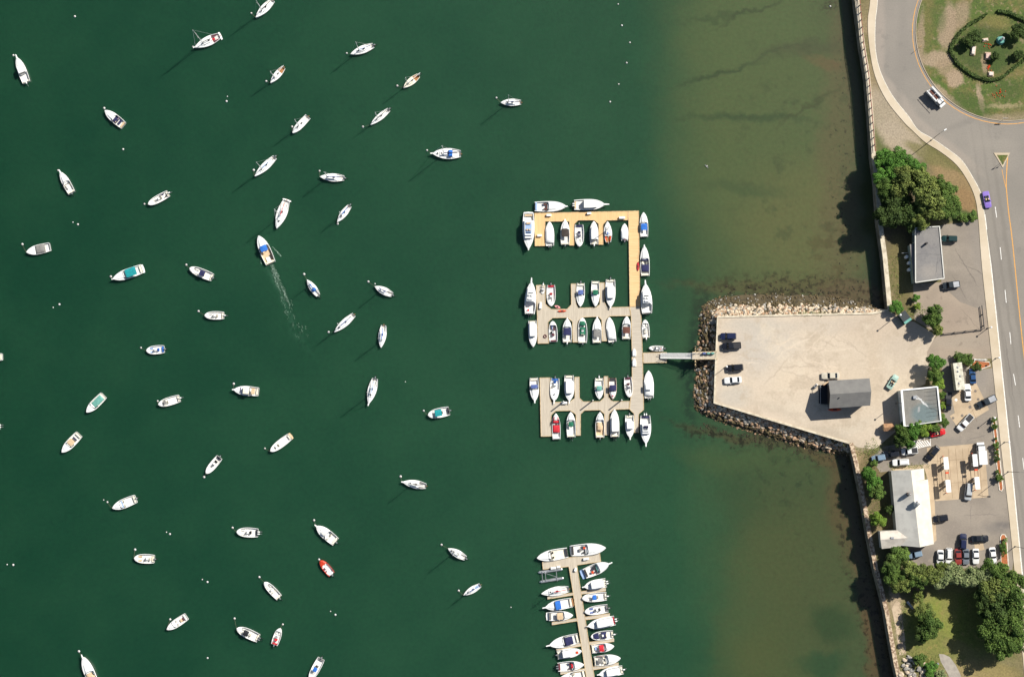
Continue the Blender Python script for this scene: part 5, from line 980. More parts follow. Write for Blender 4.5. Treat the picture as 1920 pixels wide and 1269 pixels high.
rf = MB().prism([p*.985 for p in w0], 4.552, 4.66).build('roof', mrf, root)
q = MB()
for i, wd in ((0, .4), (1, .42), (2, .16), (3, .6)):
    a, b_ = w0[i], w0[(i+1) % 4]; t = b_-a; q.box((*((a+b_)/2).xy, 4.8), (t.length+.1*(i % 2), wd, .36+.01*(i % 2)), math.atan2(t.y, t.x))
q.build('parapet', GEL, rf)
q = MB()
for i in range(7):
    t = .05+i*.055; a = w0[0].lerp(w0[3], .0+t*2.2)*.97; b_ = w0[1].lerp(w0[2], .0+t*2.2)*.97; a = a.lerp(b_, .62); q.tube((a.x, a.y, 4.69), (b_.x, b_.y, 4.69), .03, n=3)
q.build('roof_seams', COLS['dark'], rf)
wins(root, w0[3].copy(), w0[0].copy(), 4, 1.2, 2.6, m=GLASS); wins(root, w0[2].copy(), w0[3].copy(), 3, 1.2, 2.6)
MB().box((-3, 2.5, 4.95), (.9, .9, .55)).build('roof_unit', ALU, rf)
# brown shed by it
p = P(1663, 801, GZ); root = empty('storage_shed', p, .03); tag(root, 'small brown-roofed storage shed at the corner of the gravel lot', 'shed')
MB().box((0, 0, 1.1), (2.5, 1.9, 2.2)).build('walls', COLS['tan'], root)
MB().loft([[(x, -1.1, 2.15), (x, 0, 2.75), (x, 1.1, 2.15), (x, 1.0, 2.05), (x, 0, 2.6), (x, -1.0, 2.05)] for x in (-1.4, 1.4)]).build('roof', mat('cedar_roof', (166, 128, 94), .9, (140, 106, 78), 1.4), root); MB().box((0, -.97, .95), (.8, .06, 1.8)).build('door', COLS['brown'], root)
p = P(1694, 596, GZ); root = empty('waste_container', p, R(-55)); tag(root, 'dark green waste container under the round tree', 'waste container'); MB().box((0, 0, 1.0), (3.2, 2.3, 1.9), top=1.05).build('bin', mat('bin_green', (30, 66, 58), .6), root); MB().box((1.3, 0, 2.02), (.7, 2.4, .12)).build('lid', COLS['sea'], root); MB().box((-.4, 0, 2.0), (2.6, 2.35, .1)).build('cover', mat('bin_dark', (34, 44, 48), .6), root)
# filling station
root = empty('station_building', P(1712, 950, GZ)); tag(root, 'long white-roofed filling station building with a cross gable', 'building'); c = root.location
G1 = mat('white_membrane_roof', (204, 199, 187), .7, (188, 183, 170), .4, lo=.35, hi=.65); G3 = mat('old_panel_roof', (198, 190, 178), .75, (180, 172, 160), .4); STW = mat('station_wall', (196, 190, 176), .85)
G2 = mat('grey_membrane_roof', (192, 189, 180), .75, (178, 175, 167), .4)  # slightly greyer tone used on the west slope
ze, zr = 3.6, 5.6
W = bl([(1671.5, 882), (1708, 881.5), (1739.5, 898.5), (1751, 1019), (1724.5, 1026), (1684, 1022)], GZ+4, c)
nw, sw_ = [Vector((p.x, p.y, 0)) for p in (W[0], W[5])]; rn, rs = bl([(1708, 881.5), (1725, 1025.5)], GZ+zr, c); ne, se_ = bl([(1740, 898.5), (1751, 1019.5)], GZ+ze, c); en, = bl([(1732.5, 878)], GZ+ze, c); es, = bl([(1733.5, 899)], GZ+ze, c); 
rn.z = rs.z = 0; ne.z = se_.z = en.z = es.z = 0
rm = rn.lerp(rs, .15)
MB().prism([nw*.99, rn, rn.lerp(en, .97), es*.98, ne*.985, se_*.985, rs*.99, sw_*.99], 0, ze-.12).build('walls', STW, root)
q = MB(); th = .12
def slope(q, pts, k): q.add(pts+[(x, y, z-th) for x, y, z in pts], [tuple(range(len(pts))), tuple(reversed(range(len(pts), 2*len(pts))))]+[(i, i+len(pts), (i+1) % len(pts)+len(pts), (i+1) % len(pts)) for i in range(len(pts))], k)
slope(q, [(*nw.xy, ze), (*sw_.xy, ze), (*rs.xy, zr), (*rn.xy, zr)], 0)
slope(q, [(*rn.xy, zr), (*rm.xy, zr), (*es.xy, ze+.002), (*en.xy, ze+.002)], 1)
slope(q, [(*rm.xy, zr), (*rs.xy, zr), (*se_.xy, ze), (*ne.xy, ze)], 1)
rf = q.build('roof', [G2, G1], root)
MB().add([(*nw.xy, ze-.15), (*rn.lerp(en, 1).xy, ze-.15), (*rn.xy, zr-.1), (*sw_.xy, ze-.15), (*se_.xy, ze-.15), (*rs.xy, zr-.1)], [(0, 1, 2), (4, 3, 5)]).build('gables', STW, root)
# cross gable
x0, x1, y0, y1 = bl([(1650, 996.5), (1682, 993.5), (1653.5, 1028.5), (1688, 1024.5)], GZ+ze, c); ap, = bl([(1701, 1008)], GZ+4.75, c); r_, = bl([(1651, 1011.5)], GZ+4.75, c)
q = MB(); slope(q, [(x0.x, x0.y, ze), (r_.x, r_.y, 4.7), (ap.x, ap.y, 4.9), (x1.x, x1.y, ze+.05)], 0); slope(q, [(r_.x, r_.y, 4.7), (y0.x, y0.y, ze), (y1.x, y1.y, ze+.05), (ap.x, ap.y, 4.9)], 0)
q.build('cross_gable_roof', G3, rf); MB().prism([Vector((p.x, p.y, 0)) for p in (x0*.985, x1, y1, y0*.985)], 0, ze-.15).build('wing', STW, root)
for (x, y, s_, hh, nm, m) in ((1703, 926, .8, 1.3, 'chimney', COLS['brown']), (1717, 944, 1.3, 1.6, 'cupola', GEL)):
    p, = bl([(x, y)], GZ+5.3, c); k_ = MB().box((p.x, p.y, 4.7+hh/2), (s_, s_, hh+1)).build(nm, m, rf); MB().lathe((p.x, p.y, 5.2+hh), [(s_*.72, 0), (s_*.1, .7)], 4).build(nm+'_cap', ALU, k_)
p, = bl([(1673, 1008)], GZ+4.8, c); MB().box((p.x, p.y, 4.75), (.9, .5, .4)).build('vent', ALU, rf)
wins(root, ne.copy()*.985, se_.copy()*.985, 0 or 5, .9, 2.6, wf=.7)
# pump canopies
def pump_island(label, top_, bot_, gx):
    p = P(*top_, GZ); q_ = P(*bot_, GZ); root = empty('fuel_pump_island', (p.x, p.y, GZ)); tag(root, label, 'fuel island', 'fuel pump islands'); d = q_-p; c_ = Vector((p.x, p.y, GZ)); ang = math.atan2(d.y, d.x); dn = d.normalized(); nn = Vector((-dn.y, dn.x, 0))
    for t in (0, 1):
        m_ = d*t; MB().box((m_.x, m_.y, 3.1), (3.5, 1.35, .28), ang).build('canopy', GEL, root)
        MB().box((m_.x, m_.y, 1.5), (.5, .45, 2.95), ang).build('post', ALU, root)
        pu = m_+dn*(1.1 if t == 0 else -1.1); b_ = MB().box((pu.x, pu.y, .95), (.9, .55, 1.7), ang).build('fuel_pump', COLS['white'], root); MB().box((pu.x+nn.x*.3, pu.y+nn.y*.3, 1.25), (.6, .08, .5), ang).build('pump_screen', GLASS, b_)
    for s_ in (-.48, .48):
        a = nn*s_; b_ = d+nn*s_; MB().tube((a.x, a.y, 3.05), (b_.x, b_.y, 3.05), .07, n=4).build('beam', COLS['brown'], root)
    MB().prism([d*(-.22)+nn*.7, d*1.22+nn*.7, d*1.22-nn*.7, d*(-.22)-nn*.7], .0, .17).build('kerbed_plinth', PAD, root)
    m_ = d*.42; MB().box((m_.x, m_.y, 3.0), (.5, .9, .5), ang).build('light_box', COLS['orange'], root)
    for t in (-.3, 1.3): m_ = d*t; MB().tube((m_.x, m_.y, 0), (m_.x, m_.y, .9), .12, n=8).build('bollard', COLS['orange'], root)
pump_island('fuel pump island nearer the station building', (1768.5, 868), (1772.5, 910.5), 0)
pump_island('fuel pump island nearer the road beside the white truck', (1822.5, 862.5), (1826.5, 905), 0)
# ================================================================ vehicles
TYRE = mat('tyre', (30, 30, 32), .9); CARG = mat('car_glass', (30, 36, 42), .08, (24, 30, 36), 1); LMP = mat('headlight', (220, 224, 230), .2); TLT = mat('tail_light', (150, 24, 22), .3)
def paint(n, c): return mat('car_paint_'+n, c, .25, tuple(int(v*.96) for v in c), 1, metal=.0, coat=.6)
PT = dict(white=paint('white', (222, 222, 220)), black=paint('black', (26, 28, 34)), dark=paint('dark', (44, 50, 54)), navy=paint('navy', (30, 36, 66)), blue=paint('blue', (40, 74, 118)), silver=paint('silver', (172, 176, 178)), red=paint('red', (190, 20, 26)), brick=paint('brick', (140, 58, 52)),
  purple=paint('purple', (134, 110, 188)), beige=paint('beige', (196, 188, 170)), seafoam=paint('seafoam', (150, 178, 166)), grey=paint('grey', (110, 116, 124)), steel=paint('steel', (120, 140, 158)), teal=paint('teal', (24, 52, 50)))
def car(label, x, y, ang, L_, W_, kind, c, group='parked cars', cat='car', z=GZ+.03, nm=None):
    """ang: heading on the picture in degrees, anticlockwise from right"""
    p = P(x, y, z); hgt = {'sedan': 1.42, 'suv': 1.78, 'pickup': 1.85, 'van': 2.0, 'open': 1.25, 'coupe': 1.35}[kind]
    p = P(x-0, y, GZ+.7); root = empty(nm or {'pickup': 'pickup_truck', 'van': 'van', 'suv': 'parked_suv', 'open': 'open_top_car'}.get(kind, 'parked_car'), (p.x, p.y, z), R(ang)); tag(root, label, cat, group)
    m = PT[c]; belt = {'sedan': .92, 'suv': 1.08, 'pickup': 1.12, 'van': 1.15, 'open': .9, 'coupe': .9}[kind]
    def ring(zz, f, n=5):
        l = []
        hx, hy = L_/2*f, W_/2*(f if f > .9 else f)
        for sx, sy in ((1, -1), (1, 1), (-1, 1), (-1, -1)):
            for i in range(n):
                a = {(1, -1): -90, (1, 1): 0, (-1, 1): 90, (-1, -1): 180}[(sx, sy)]+90*i/(n-1); r = .55 if sx > 0 else .4
                l.append((sx*(hx-r)+r*math.cos(R(a))*1.0, sy*(hy-r*.8)+r*.8*math.sin(R(a)), zz))
        return l
    def prof(l, hood, trunk):
        out = []
        for X, Y, Z in l:
            u = X/L_*2; out.append((X, Y, Z-(max(0, u-.1)**1.6)*hood-(max(0, -u-.5)**1.5)*trunk))
        return out
    q = MB(); q.loft([ring(.28, .96), ring(.5, 1.0), prof(ring(belt-.12, 1.0), .16, .06), prof(ring(belt, .95), .2, .1), prof(ring(belt+.03, .6), .1, .05)]); body = q.build('body', m, root, smooth=False)
    CB = {'sedan': (-.36, .16, -.22, .04), 'suv': (-.46, .18, -.42, .08), 'pickup': (-.10, .24, -.06, .16), 'van': (-.47, .3, -.44, .2), 'open': (-.05, .14, 0, .1), 'coupe': (-.36, .12, -.16, .02)}[kind]; hw = W_/2
    b0, b1, t0, t1 = [v*L_ for v in CB]
    if kind != 'open':
        bz = belt-.02; A = [(b0, -hw*.88, bz), (b1, -hw*.86, bz), (b1+.12, -hw*.5, bz), (b1+.12, hw*.5, bz), (b1, hw*.86, bz), (b0, hw*.88, bz), (b0-.1, hw*.5, bz), (b0-.1, -hw*.5, bz)]
        k_ = .76; B = [(t0, -hw*k_, hgt-.05), (t1, -hw*k_, hgt-.05), (t1+.06, -hw*.4, hgt-.05), (t1+.06, hw*.4, hgt-.05), (t1, hw*k_, hgt-.05), (t0, hw*k_, hgt-.05), (t0-.05, hw*.4, hgt-.05), (t0-.05, -hw*.4, hgt-.05)]
        g = MB().loft([A, B]).build('windows', CARG, root)
        C_ = [(x*1.0+(.03 if x > 0 else -.03), y*1.03, zz) for x, y, zz in B]; D_ = [((t0+t1)/2+(x-(t0+t1)/2)*.9, y*.88, hgt+.02) for x, y, zz in B]
        MB().loft([C_, D_]).build('roof', m, root)
        for sy in (-1, 1):
            for (xa, xb) in ((b0, t0), (b1, t1)): MB().tube((xa, sy*hw*.88, bz), (xb, sy*hw*.78, hgt-.03), .05, n=4).build('pillar', m, root)
        if kind == 'suv' and L_ > 4.6:
            for sy in (-1, 1): MB().box(((t0+t1)/2, sy*hw*.6, hgt+.07), ((t1-t0)*.8, .05, .05)).build('roof_rail', BLK, root)
    else:
        MB().prism([(b0-.5, -hw*.62), (b1, -hw*.62), (b1, hw*.62), (b0-.5, hw*.62)], belt-.02, belt+.05).build('cabin_well', BLK, root)
        MB().loft([[(b1-.02, -hw*.8, belt), (b1-.02, hw*.8, belt), (b1+.06, hw*.8, belt), (b1+.06, -hw*.8, belt)], [(b1-.34, -hw*.7, hgt), (b1-.34, hw*.7, hgt), (b1-.3, hw*.7, hgt), (b1-.3, -hw*.7, hgt)]]).build('windshield', CARG, root)
        for sx, dx in ((-1, -.1), (1, -.1), (-1, -.95), (1, -.95)): MB().box((b1-.75+dx+.1, sx*hw*.36, belt+.15), (.5, .45, .4), top=.8).build('seat', COLS['tan'] if dx > -.5 else COLS['dark'], root)
    if kind == 'pickup':
        x0 = -L_/2+.12; x1 = b0-.12; q = MB(); q.prism([(x0, -hw*.8), (x1, -hw*.8), (x1, hw*.8), (x0, hw*.8)], belt-.0, belt+.045); q.build('load_bed', BLK if c in ('black', 'white') else ALU, root)
        q = MB()
        for sy in (-1, 1): q.box(((x0+x1)/2, sy*hw*.86, belt+.07), (x1-x0, .1, .14))
        q.box((x0-.02, 0, belt+.07), (.1, hw*1.8, .14)); q.build('bed_rails', m, root)
    for sx in (-1, 1):
        for sy in (-1, 1):
            wx = sx*L_*.31; w_ = MB().tube((wx, sy*(hw-.24), .33), (wx, sy*(hw-.01), .33), .33, n=14).build('wheel', TYRE, root); MB().tube((wx, sy*(hw-.03), .33), (wx, sy*(hw+.012), .33), .19, n=10).build('rim', ALU, w_)
    for sy in (-1, 1):
        MB().box((L_/2-.16, sy*hw*.66, belt-.32), (.3, .36, .16), top=.8).build('headlight', LMP, root); MB().box((-L_/2+.1, sy*hw*.72, belt-.25), (.24, .26, .2), top=.85).build('tail_light', TLT, root)
        MB().box((b1-.05, sy*(hw+.06), belt+.02), (.18, .2, .13)).build('mirror', m, root)
    return root
mvg = 'vehicles driving on the road'
car('purple open-top car driving on the road below the roundabout', 1850.5, 374.5, -80, 4.9, 2.0, 'open', 'purple', mvg)
car('dark car against the east wall of the flat-roofed building', 1780, 448, 178, 4.5, 1.9, 'suv', 'teal', 'cars on the north lot')
car('dark pickup below the flat-roofed building', 1783, 534.5, 188, 5.0, 2.0, 'pickup', 'dark', 'cars on the north lot', 'pickup truck')
G_ = 'cars on the parking jetty'
car('black car topmost of the row at the jetty edge', 1365.5, 630.5, 180, 4.6, 1.95, 'suv', 'navy', G_)
car('black pickup second from the top at the jetty edge', 1371.5, 648.5, 184, 5.5, 2.0, 'pickup', 'black', G_, 'pickup truck')
car('black van-like car just below the gangway end', 1378, 689.5, 184, 4.8, 1.95, 'suv', 'black', G_)
car('white sedan at the bottom of the row at the jetty edge', 1374, 712.5, 184, 5.0, 1.9, 'sedan', 'white', G_)
car('cream sedan parked above the boat shed', 1557, 704.5, 181, 5.2, 1.9, 'sedan', 'beige', G_)
car('pale green open-top car between the shed and the flat-roofed building', 1673.5, 716, 57, 4.6, 1.85, 'open', 'seafoam', G_)
G_ = 'cars on the filling station lot'
car('bright blue car next to the long box trailer', 1823.5, 705, 93, 4.4, 1.8, 'sedan', 'blue', G_)
car('white sedan below the long box trailer', 1814, 735.5, 92, 4.9, 1.9, 'sedan', 'white', G_)
car('black boxy pickup behind the white flat-roofed building', 1777.5, 752, 266, 5.3, 1.95, 'pickup', 'black', G_, 'pickup truck')
car('dark grey pickup turning in from the road', 1850, 752.5, 205, 5.8, 2.0, 'pickup', 'dark', G_, 'pickup truck')
car('white pickup parked slantwise on the tank pad corner', 1809.5, 792, 227, 5.7, 2.0, 'pickup', 'white', G_, 'pickup truck')
car('bright red open-top sports car by the hedge', 1758, 811, 12, 4.5, 1.8, 'open', 'red', G_)
car('black car slantwise at the corner of the pump pad', 1748.5, 849.5, 230, 4.9, 1.9, 'suv', 'black', G_)
car('white work van above the other white car by the station', 1705, 845.5, 187, 4.7, 1.9, 'pickup', 'white', G_, 'pickup truck')
car('white car parked along the north wall of the station', 1688.5, 866.5, 183, 4.8, 1.9, 'suv', 'white', G_)
car('black car half under the hedge trees', 1671, 851, 184, 4.6, 1.9, 'suv', 'black', G_)
car('blue-grey car leftmost under the trees by the sea wall', 1647, 858.5, 190, 4.0, 1.8, 'suv', 'steel', G_)
car('silver minivan at the lower right fuel pump', 1815.5, 921, 263, 5.0, 2.0, 'van', 'silver', G_, 'minivan')
car('black car nosed against the station building', 1763, 971.5, 188, 4.3, 1.9, 'suv', 'black', G_)
car('dark blue car alone on the lower lot', 1805.5, 1014.5, 86, 4.5, 1.95, 'suv', 'navy', G_)
car('black sedan to the right of the dark blue car', 1837, 1009.5, 2, 5.0, 1.9, 'sedan', 'black', G_)
car('grey-blue car tucked under the south end of the station', 1716, 1039, 192, 3.9, 1.8, 'suv', 'steel', G_)
G_ = 'row of cars beside the tree belt'
car('first white car from the left in the bottom row', 1763, 1046, 268, 4.7, 1.9, 'sedan', 'white', G_)
car('white car with sunroof, second in the bottom row', 1779, 1043, 268, 5.0, 1.9, 'suv', 'white', G_)
car('brick red car in the bottom row', 1796.5, 1043, 272, 4.5, 1.85, 'sedan', 'brick', G_)
car('dark grey car in the bottom row, right of the red one', 1811, 1043, 270, 4.5, 1.85, 'sedan', 'grey', G_)
car('white car in the bottom row, right of the grey one', 1829.5, 1042.5, 270, 4.4, 1.85, 'sedan', 'white', G_)
car('white car standing apart at the right of the bottom row', 1861.5, 1041, 275, 4.7, 1.85, 'sedan', 'white', G_)
def boxveh(label, x, y, ang, L_, W_, H_, nm, cat, c, cabc=None, group=None, rack=False, cabL=2.0, zb=.9):
    p = P(x, y, GZ+1); root = empty(nm, (p.x, p.y, GZ+.03), R(ang)); tag(root, label, cat, group); m = c; x0 = -L_/2; x1 = L_/2-(cabL if cabc else 0)
    q = MB(); q.box(((x0+x1)/2, 0, zb+(H_-zb)/2), (x1-x0-.08, W_, H_-zb), top=.985); b_ = q.build('box_body', m, root)
    q = MB(); q.box(((x0+x1)/2, 0, H_+.03), (x1-x0-.1, W_*.97, .06)); rt = q.build('roof', m, b_)
    MB().box((0, 0, .7), (L_*.92, W_*.5, .35)).build('chassis', BLK, root)
    if cabc:
        q = MB(); xa = x1; q.loft([[(xa+.02, -W_*.46, .4), (L_/2, -W_*.44, .4), (L_/2, W_*.44, .4), (xa+.02, W_*.46, .4)], [(xa+.02, -W_*.46, 1.35), (L_/2, -W_*.43, 1.15), (L_/2, W_*.43, 1.15), (xa+.02, W_*.46, 1.35)]]); q.build('cab', cabc, root)
        MB().loft([[(xa+.05, -W_*.44, 1.33), (L_/2-.7, -W_*.42, 1.25), (L_/2-.7, W_*.42, 1.25), (xa+.05, W_*.44, 1.33)], [(xa+.05, -W_*.4, 2.05), (L_/2-1.1, -W_*.38, 2.05), (L_/2-1.1, W_*.38, 2.05), (xa+.05, W_*.4, 2.05)]]).build('cab_windows', CARG, root)
        MB().box(((xa+.05+L_/2-1.1)/2, 0, 2.09), (L_/2-1.1-xa, W_*.8, .08)).build('cab_roof', cabc, root)
    for sx in ((-.3, .34) if cabc else (-.2, -.08, .38)):
        for sy in (-1, 1): w_ = MB().tube((sx*L_, sy*(W_/2-.3), .45), (sx*L_, sy*(W_/2-.02), .45), .45, n=14).build('wheel', TYRE, root); MB().tube((sx*L_, sy*(W_/2-.03), .45), (sx*L_, sy*(W_/2), .45), .25, n=8).build('rim', ALU, w_)
    return root
t = boxveh('white utility truck with open rust-stained bed and side rack on the roundabout', 1755, 184, -49, 6.3, 2.15, 1.5, 'utility_truck', 'truck', PT['white'], PT['white'], mvg, cabL=2.2)
MB().box((-1.2, 0, 1.58), (3.4, 1.1, .08)).build('load_bed', COLS['brown'], t)
for sy in (-1, 1):
    q = MB(); q.box((-1.2, sy*.95, 1.85), (4.2, .38, .7)); q.build('tool_locker', PT['white'], t)
q = MB()
for x in (-2.8, -1, 1.0): q.tube((x, -1.0, 2.2), (x, -1.0, 2.9), .05, n=4); q.tube((x, 1.0, 2.2), (x, 1.0, 2.9), .05, n=4); q.tube((x, -1, 2.9), (x, 1, 2.9), .05, n=4)
q.tube((-3.1, 1, 2.9), (2.4, 1, 2.9), .07, n=4); q.tube((-3.1, -1, 2.9), (2.4, -1, 2.9), .07, n=4); q.build('ladder_rack', ALU, t)
t = boxveh('long pale box trailer with dusty roof behind the white building', 1794, 706, 96, 7.9, 2.6, 3.3, 'box_trailer', 'trailer', mat('trailer_skin', (204, 200, 182), .6, (160, 150, 130), 1.2, lo=.45, hi=.7))
for x, y in ((-2, .3), (0, -.3), (1.4, .2), (2.6, .1)): MB().lathe((x, y, 3.36), [(.3, 0), (.28, .1), (.05, .16)], 10).build('roof_vent', GREY, t)
t = boxveh('white box truck at the upper right fuel pump', 1839.5, 850, 93, 6.4, 2.4, 2.7, 'box_truck', 'truck', PT['white'], PT['white'], 'cars on the filling station lot', cabL=2.3)
# ================================================================ kerbed planters
MUL = mat('mulch', (176, 104, 62), .95, (140, 84, 52), 2.2, bump=.4)
def planter(label, pts, nm='planter_bed'):
    w_ = PP(pts, GZ); c = w_[0]; root = empty(nm, (c.x, c.y, GZ)); tag(root, label, 'planting bed'); w_ = [Vector((p.x-c.x, p.y-c.y, 0)) for p in w_]; n = len(w_)
    ar = sum(w_[j].x*w_[(j+1) % n].y-w_[(j+1) % n].x*w_[j].y for j in range(n)); sg = 1 if ar > 0 else -1; inn = []
    for i in range(n):
        t = (w_[(i+1) % n]-w_[i-1]).normalized(); inn.append(w_[i]+Vector((-t.y, t.x, 0))*sg*.22)
    MB().loft([[v+Vector((0, 0, .0)) for v in w_], [v+Vector((0, 0, .17)) for v in w_], [v+Vector((0, 0, .17)) for v in inn], [v+Vector((0, 0, .02)) for v in inn]], False, False).build('kerb', KERB, root)
    MB().sheet(inn, .13).build('mulch', MUL, root); return root
planter('long mulch strip with round shrubs between the station and the road', [(1860, 786), (1863, 780), (1867, 785), (1874, 850), (1881, 915), (1878, 921), (1873, 918), (1866, 850)])
planter('short mulch strip at the lower right of the station lot', [(1875, 1006), (1878, 1001), (1884, 1001), (1888, 1008), (1891, 1060), (1876, 1060)])
planter('mulch triangle at the top of the station lot', [(1813, 692), (1828, 675), (1855, 678), (1857, 686), (1838, 693), (1826, 693)])
# ================================================================ trees and shrubs
LEAF = {}
def leafmat(n, c, c2):
    m = mat('leaf_'+n, c, .75, c2, .45, lo=.35, hi=.65, rand=.14, spec=.2); t = m.node_tree; b = t.nodes['Principled BSDF']
    g = t.nodes.new('ShaderNodeNewGeometry'); mr = t.nodes.new('ShaderNodeMapRange'); mr.inputs[3].default_value = .55; mr.inputs[4].default_value = 1.5; t.links.new(g.outputs['Random Per Island'], mr.inputs[0])
    hs = t.nodes.new('ShaderNodeHueSaturation'); src = b.inputs['Base Color'].links[0].from_socket; t.links.new(src, hs.inputs['Color']); t.links.new(mr.outputs[0], hs.inputs['Value']); t.links.new(hs.outputs[0], b.inputs['Base Color']); LEAF[n] = m; return m
leafmat('bright', (94, 134, 54), (70, 108, 42)); leafmat('olive', (118, 128, 64), (88, 102, 50)); leafmat('dark', (74, 92, 42), (54, 72, 34)); leafmat('grey', (140, 148, 102), (106, 120, 76)); leafmat('lime', (128, 150, 58), (98, 126, 48)); leafmat('mid', (94, 116, 52), (68, 92, 40))
BARK = mat('bark', (92, 76, 60), .95, (66, 54, 42), 4)
def crown_mesh(seed, n=7500, cs=.058, flat=1.0, conif=False):
    r = random.Random(seed); V = []; Fs = []; lobes = []
    for i in range(19):
        a = r.uniform(0, 6.283); rr_ = r.uniform(.2, .76); z = r.uniform(-.35, .6)*(1-.3*rr_); lobes.append((rr_*math.cos(a), rr_*math.sin(a), z, r.uniform(.16, .36)))
    lobes.append((0, 0, .25, .52)); lobes.append((0.1, -.1, -.1, .6))
    for i in range(n):
        L_ = lobes[r.randrange(len(lobes))]; d = Vector((r.gauss(0, 1), r.gauss(0, 1), r.gauss(.25, 1))).normalized(); q = L_[3]*(r.uniform(.62, 1.08))
        c = Vector(L_[:3])+d*q; nrm = (d+Vector((r.gauss(0, .45), r.gauss(0, .45), r.gauss(.25, .45)))).normalized(); u = nrm.orthogonal().normalized(); v = nrm.cross(u); a = r.uniform(0, 6.28); u, v = u*math.cos(a)+v*math.sin(a), v*math.cos(a)-u*math.sin(a)
        s_ = cs*r.uniform(.5, 1.15); s2 = s_*r.uniform(.45, .9); o_ = len(V); bend = nrm*s_*.3
        V += [c-u*s_-bend, c+v*s2, c+u*s_-bend, c-v*s2]; Fs.append((o_, o_+1, o_+2, o_+3))
    me = bpy.data.meshes.new('crown'); me.from_pydata([tuple(p) for p in V], [], Fs); me.materials.append(LEAF['mid']); me.update(); return me
CM = [crown_mesh(i) for i in range(6)]; CS = [crown_mesh(20+i, 2200, .095) for i in range(3)]
q = MB(); q.tube((0, 0, 0), (.01, .02, .5), .035, .024, 8)
for a in range(5): q.tube((.01, .02, .42), (.3*math.cos(a*1.257+.4), .3*math.sin(a*1.257+.4), .72), .017, .006, 5)
TR = bpy.data.meshes.new('trunk'); TR.from_pydata(q.v, [], q.f); TR.materials.append(BARK)
def tree(label, x, y, rpx, h, leaf='mid', group='trees in the big clump by the sea wall', cat='tree', z=GZ, sq=None, name='broadleaf_tree'):
    r = rpx/6.4; p0 = P(x, y, z+h*.6); root = empty(name, (p0.x, p0.y, z)); tag(root, label, cat, group)
    t = bpy.data.objects.new('trunk', TR); col.objects.link(t); t.parent = root; t.scale = (h*(1 if h > 3 else .7), h*(1 if h > 3 else .7), h)
    me = (CM[rnd.randrange(6)] if rpx > 12 else CS[rnd.randrange(3)]); c = bpy.data.objects.new('crown', me); col.objects.link(c); c.parent = root
    rz = min(h*.46, r*1.05); c.location = (0, 0, h-rz*.92); sx, sy = (sq or (1, 1)); c.scale = (r*1.16*sx, r*1.16*sy, rz); c.rotation_euler.z = rnd.uniform(0, 6.28) if not sq else 0
    c.material_slots[0].link = 'OBJECT'; c.material_slots[0].material = LEAF[leaf]; return root
T = tree
for i, (x, y, r, h, lf, d) in enumerate([
  (1656, 299, 20, 6, 'bright', 'at the top left corner'), (1683, 299, 22, 7, 'bright', 'on the top edge, middle'), (1676, 324, 24, 7.5, 'bright', 'below the top edge'), (1711, 313, 22, 6.5, 'bright', 'at the top right'), (1656, 336, 20, 7.5, 'bright', 'on the left, by the railing end'),
  (1691, 344, 27, 10, 'olive', 'olive, just above the dark middle'), (1724, 336, 25, 9, 'olive', 'olive, on the upper right edge'), (1736, 366, 30, 11, 'olive', 'olive, tallest on the right'), (1741, 394, 24, 9.5, 'olive', 'olive, lower right'),
  (1671, 375, 26, 8, 'dark', 'dark, by the wall in the middle'), (1664, 408, 27, 8.5, 'dark', 'dark, by the wall near the bottom'), (1698, 390, 27, 7.5, 'dark', 'dark, in the heart of the clump'), (1700, 415, 20, 6.5, 'dark', 'dark, at the bottom middle'),
  (1776, 366, 22, 5.5, 'mid', 'rounded, on the far right'), (1785, 392, 21, 5, 'mid', 'rounded, far right and lower'), (1722, 411, 19, 8, 'olive', 'overhanging the flat roof corner'), (1660, 355, 20, 8.5, 'mid', 'at the left edge above the dark trees'), (1762, 345, 16, 5, 'mid', 'small, on the upper right slope')]):
    T(('bright green bushy tree ' if lf == 'bright' else 'leafy tree ')+d+' of the seawall clump', x, y, r, h, lf)
T('low green hedge bush left part above the north lot', 1806, 407, 11, 2.2, 'mid', 'hedge above the north lot', 'hedge', name='hedge_bush'); T('low green hedge bush right part above the north lot', 1823, 405, 11, 2.0, 'mid', 'hedge above the north lot', 'hedge', name='hedge_bush')
T('big round tree casting a round shadow on the gravel lot', 1748, 591, 22, 7.5, 'mid', 'trees at the corner of the old pavement'); T('smaller round tree just below the big round one', 1756, 617, 13, 4.5, 'olive', 'trees at the corner of the old pavement')
T('bright bush at the end of the road sea wall', 1679, 577, 14, 3.5, 'bright', 'bushes south of the flat-roofed house', 'bush', name='bush'); T('small bright bush at the fence post', 1717, 558, 8, 2.5, 'bright', 'bushes south of the flat-roofed house', 'bush', name='bush'); T('low bush right of the waste container', 1720, 574, 7, 1.8, 'lime', 'bushes south of the flat-roofed house', 'bush', name='bush')
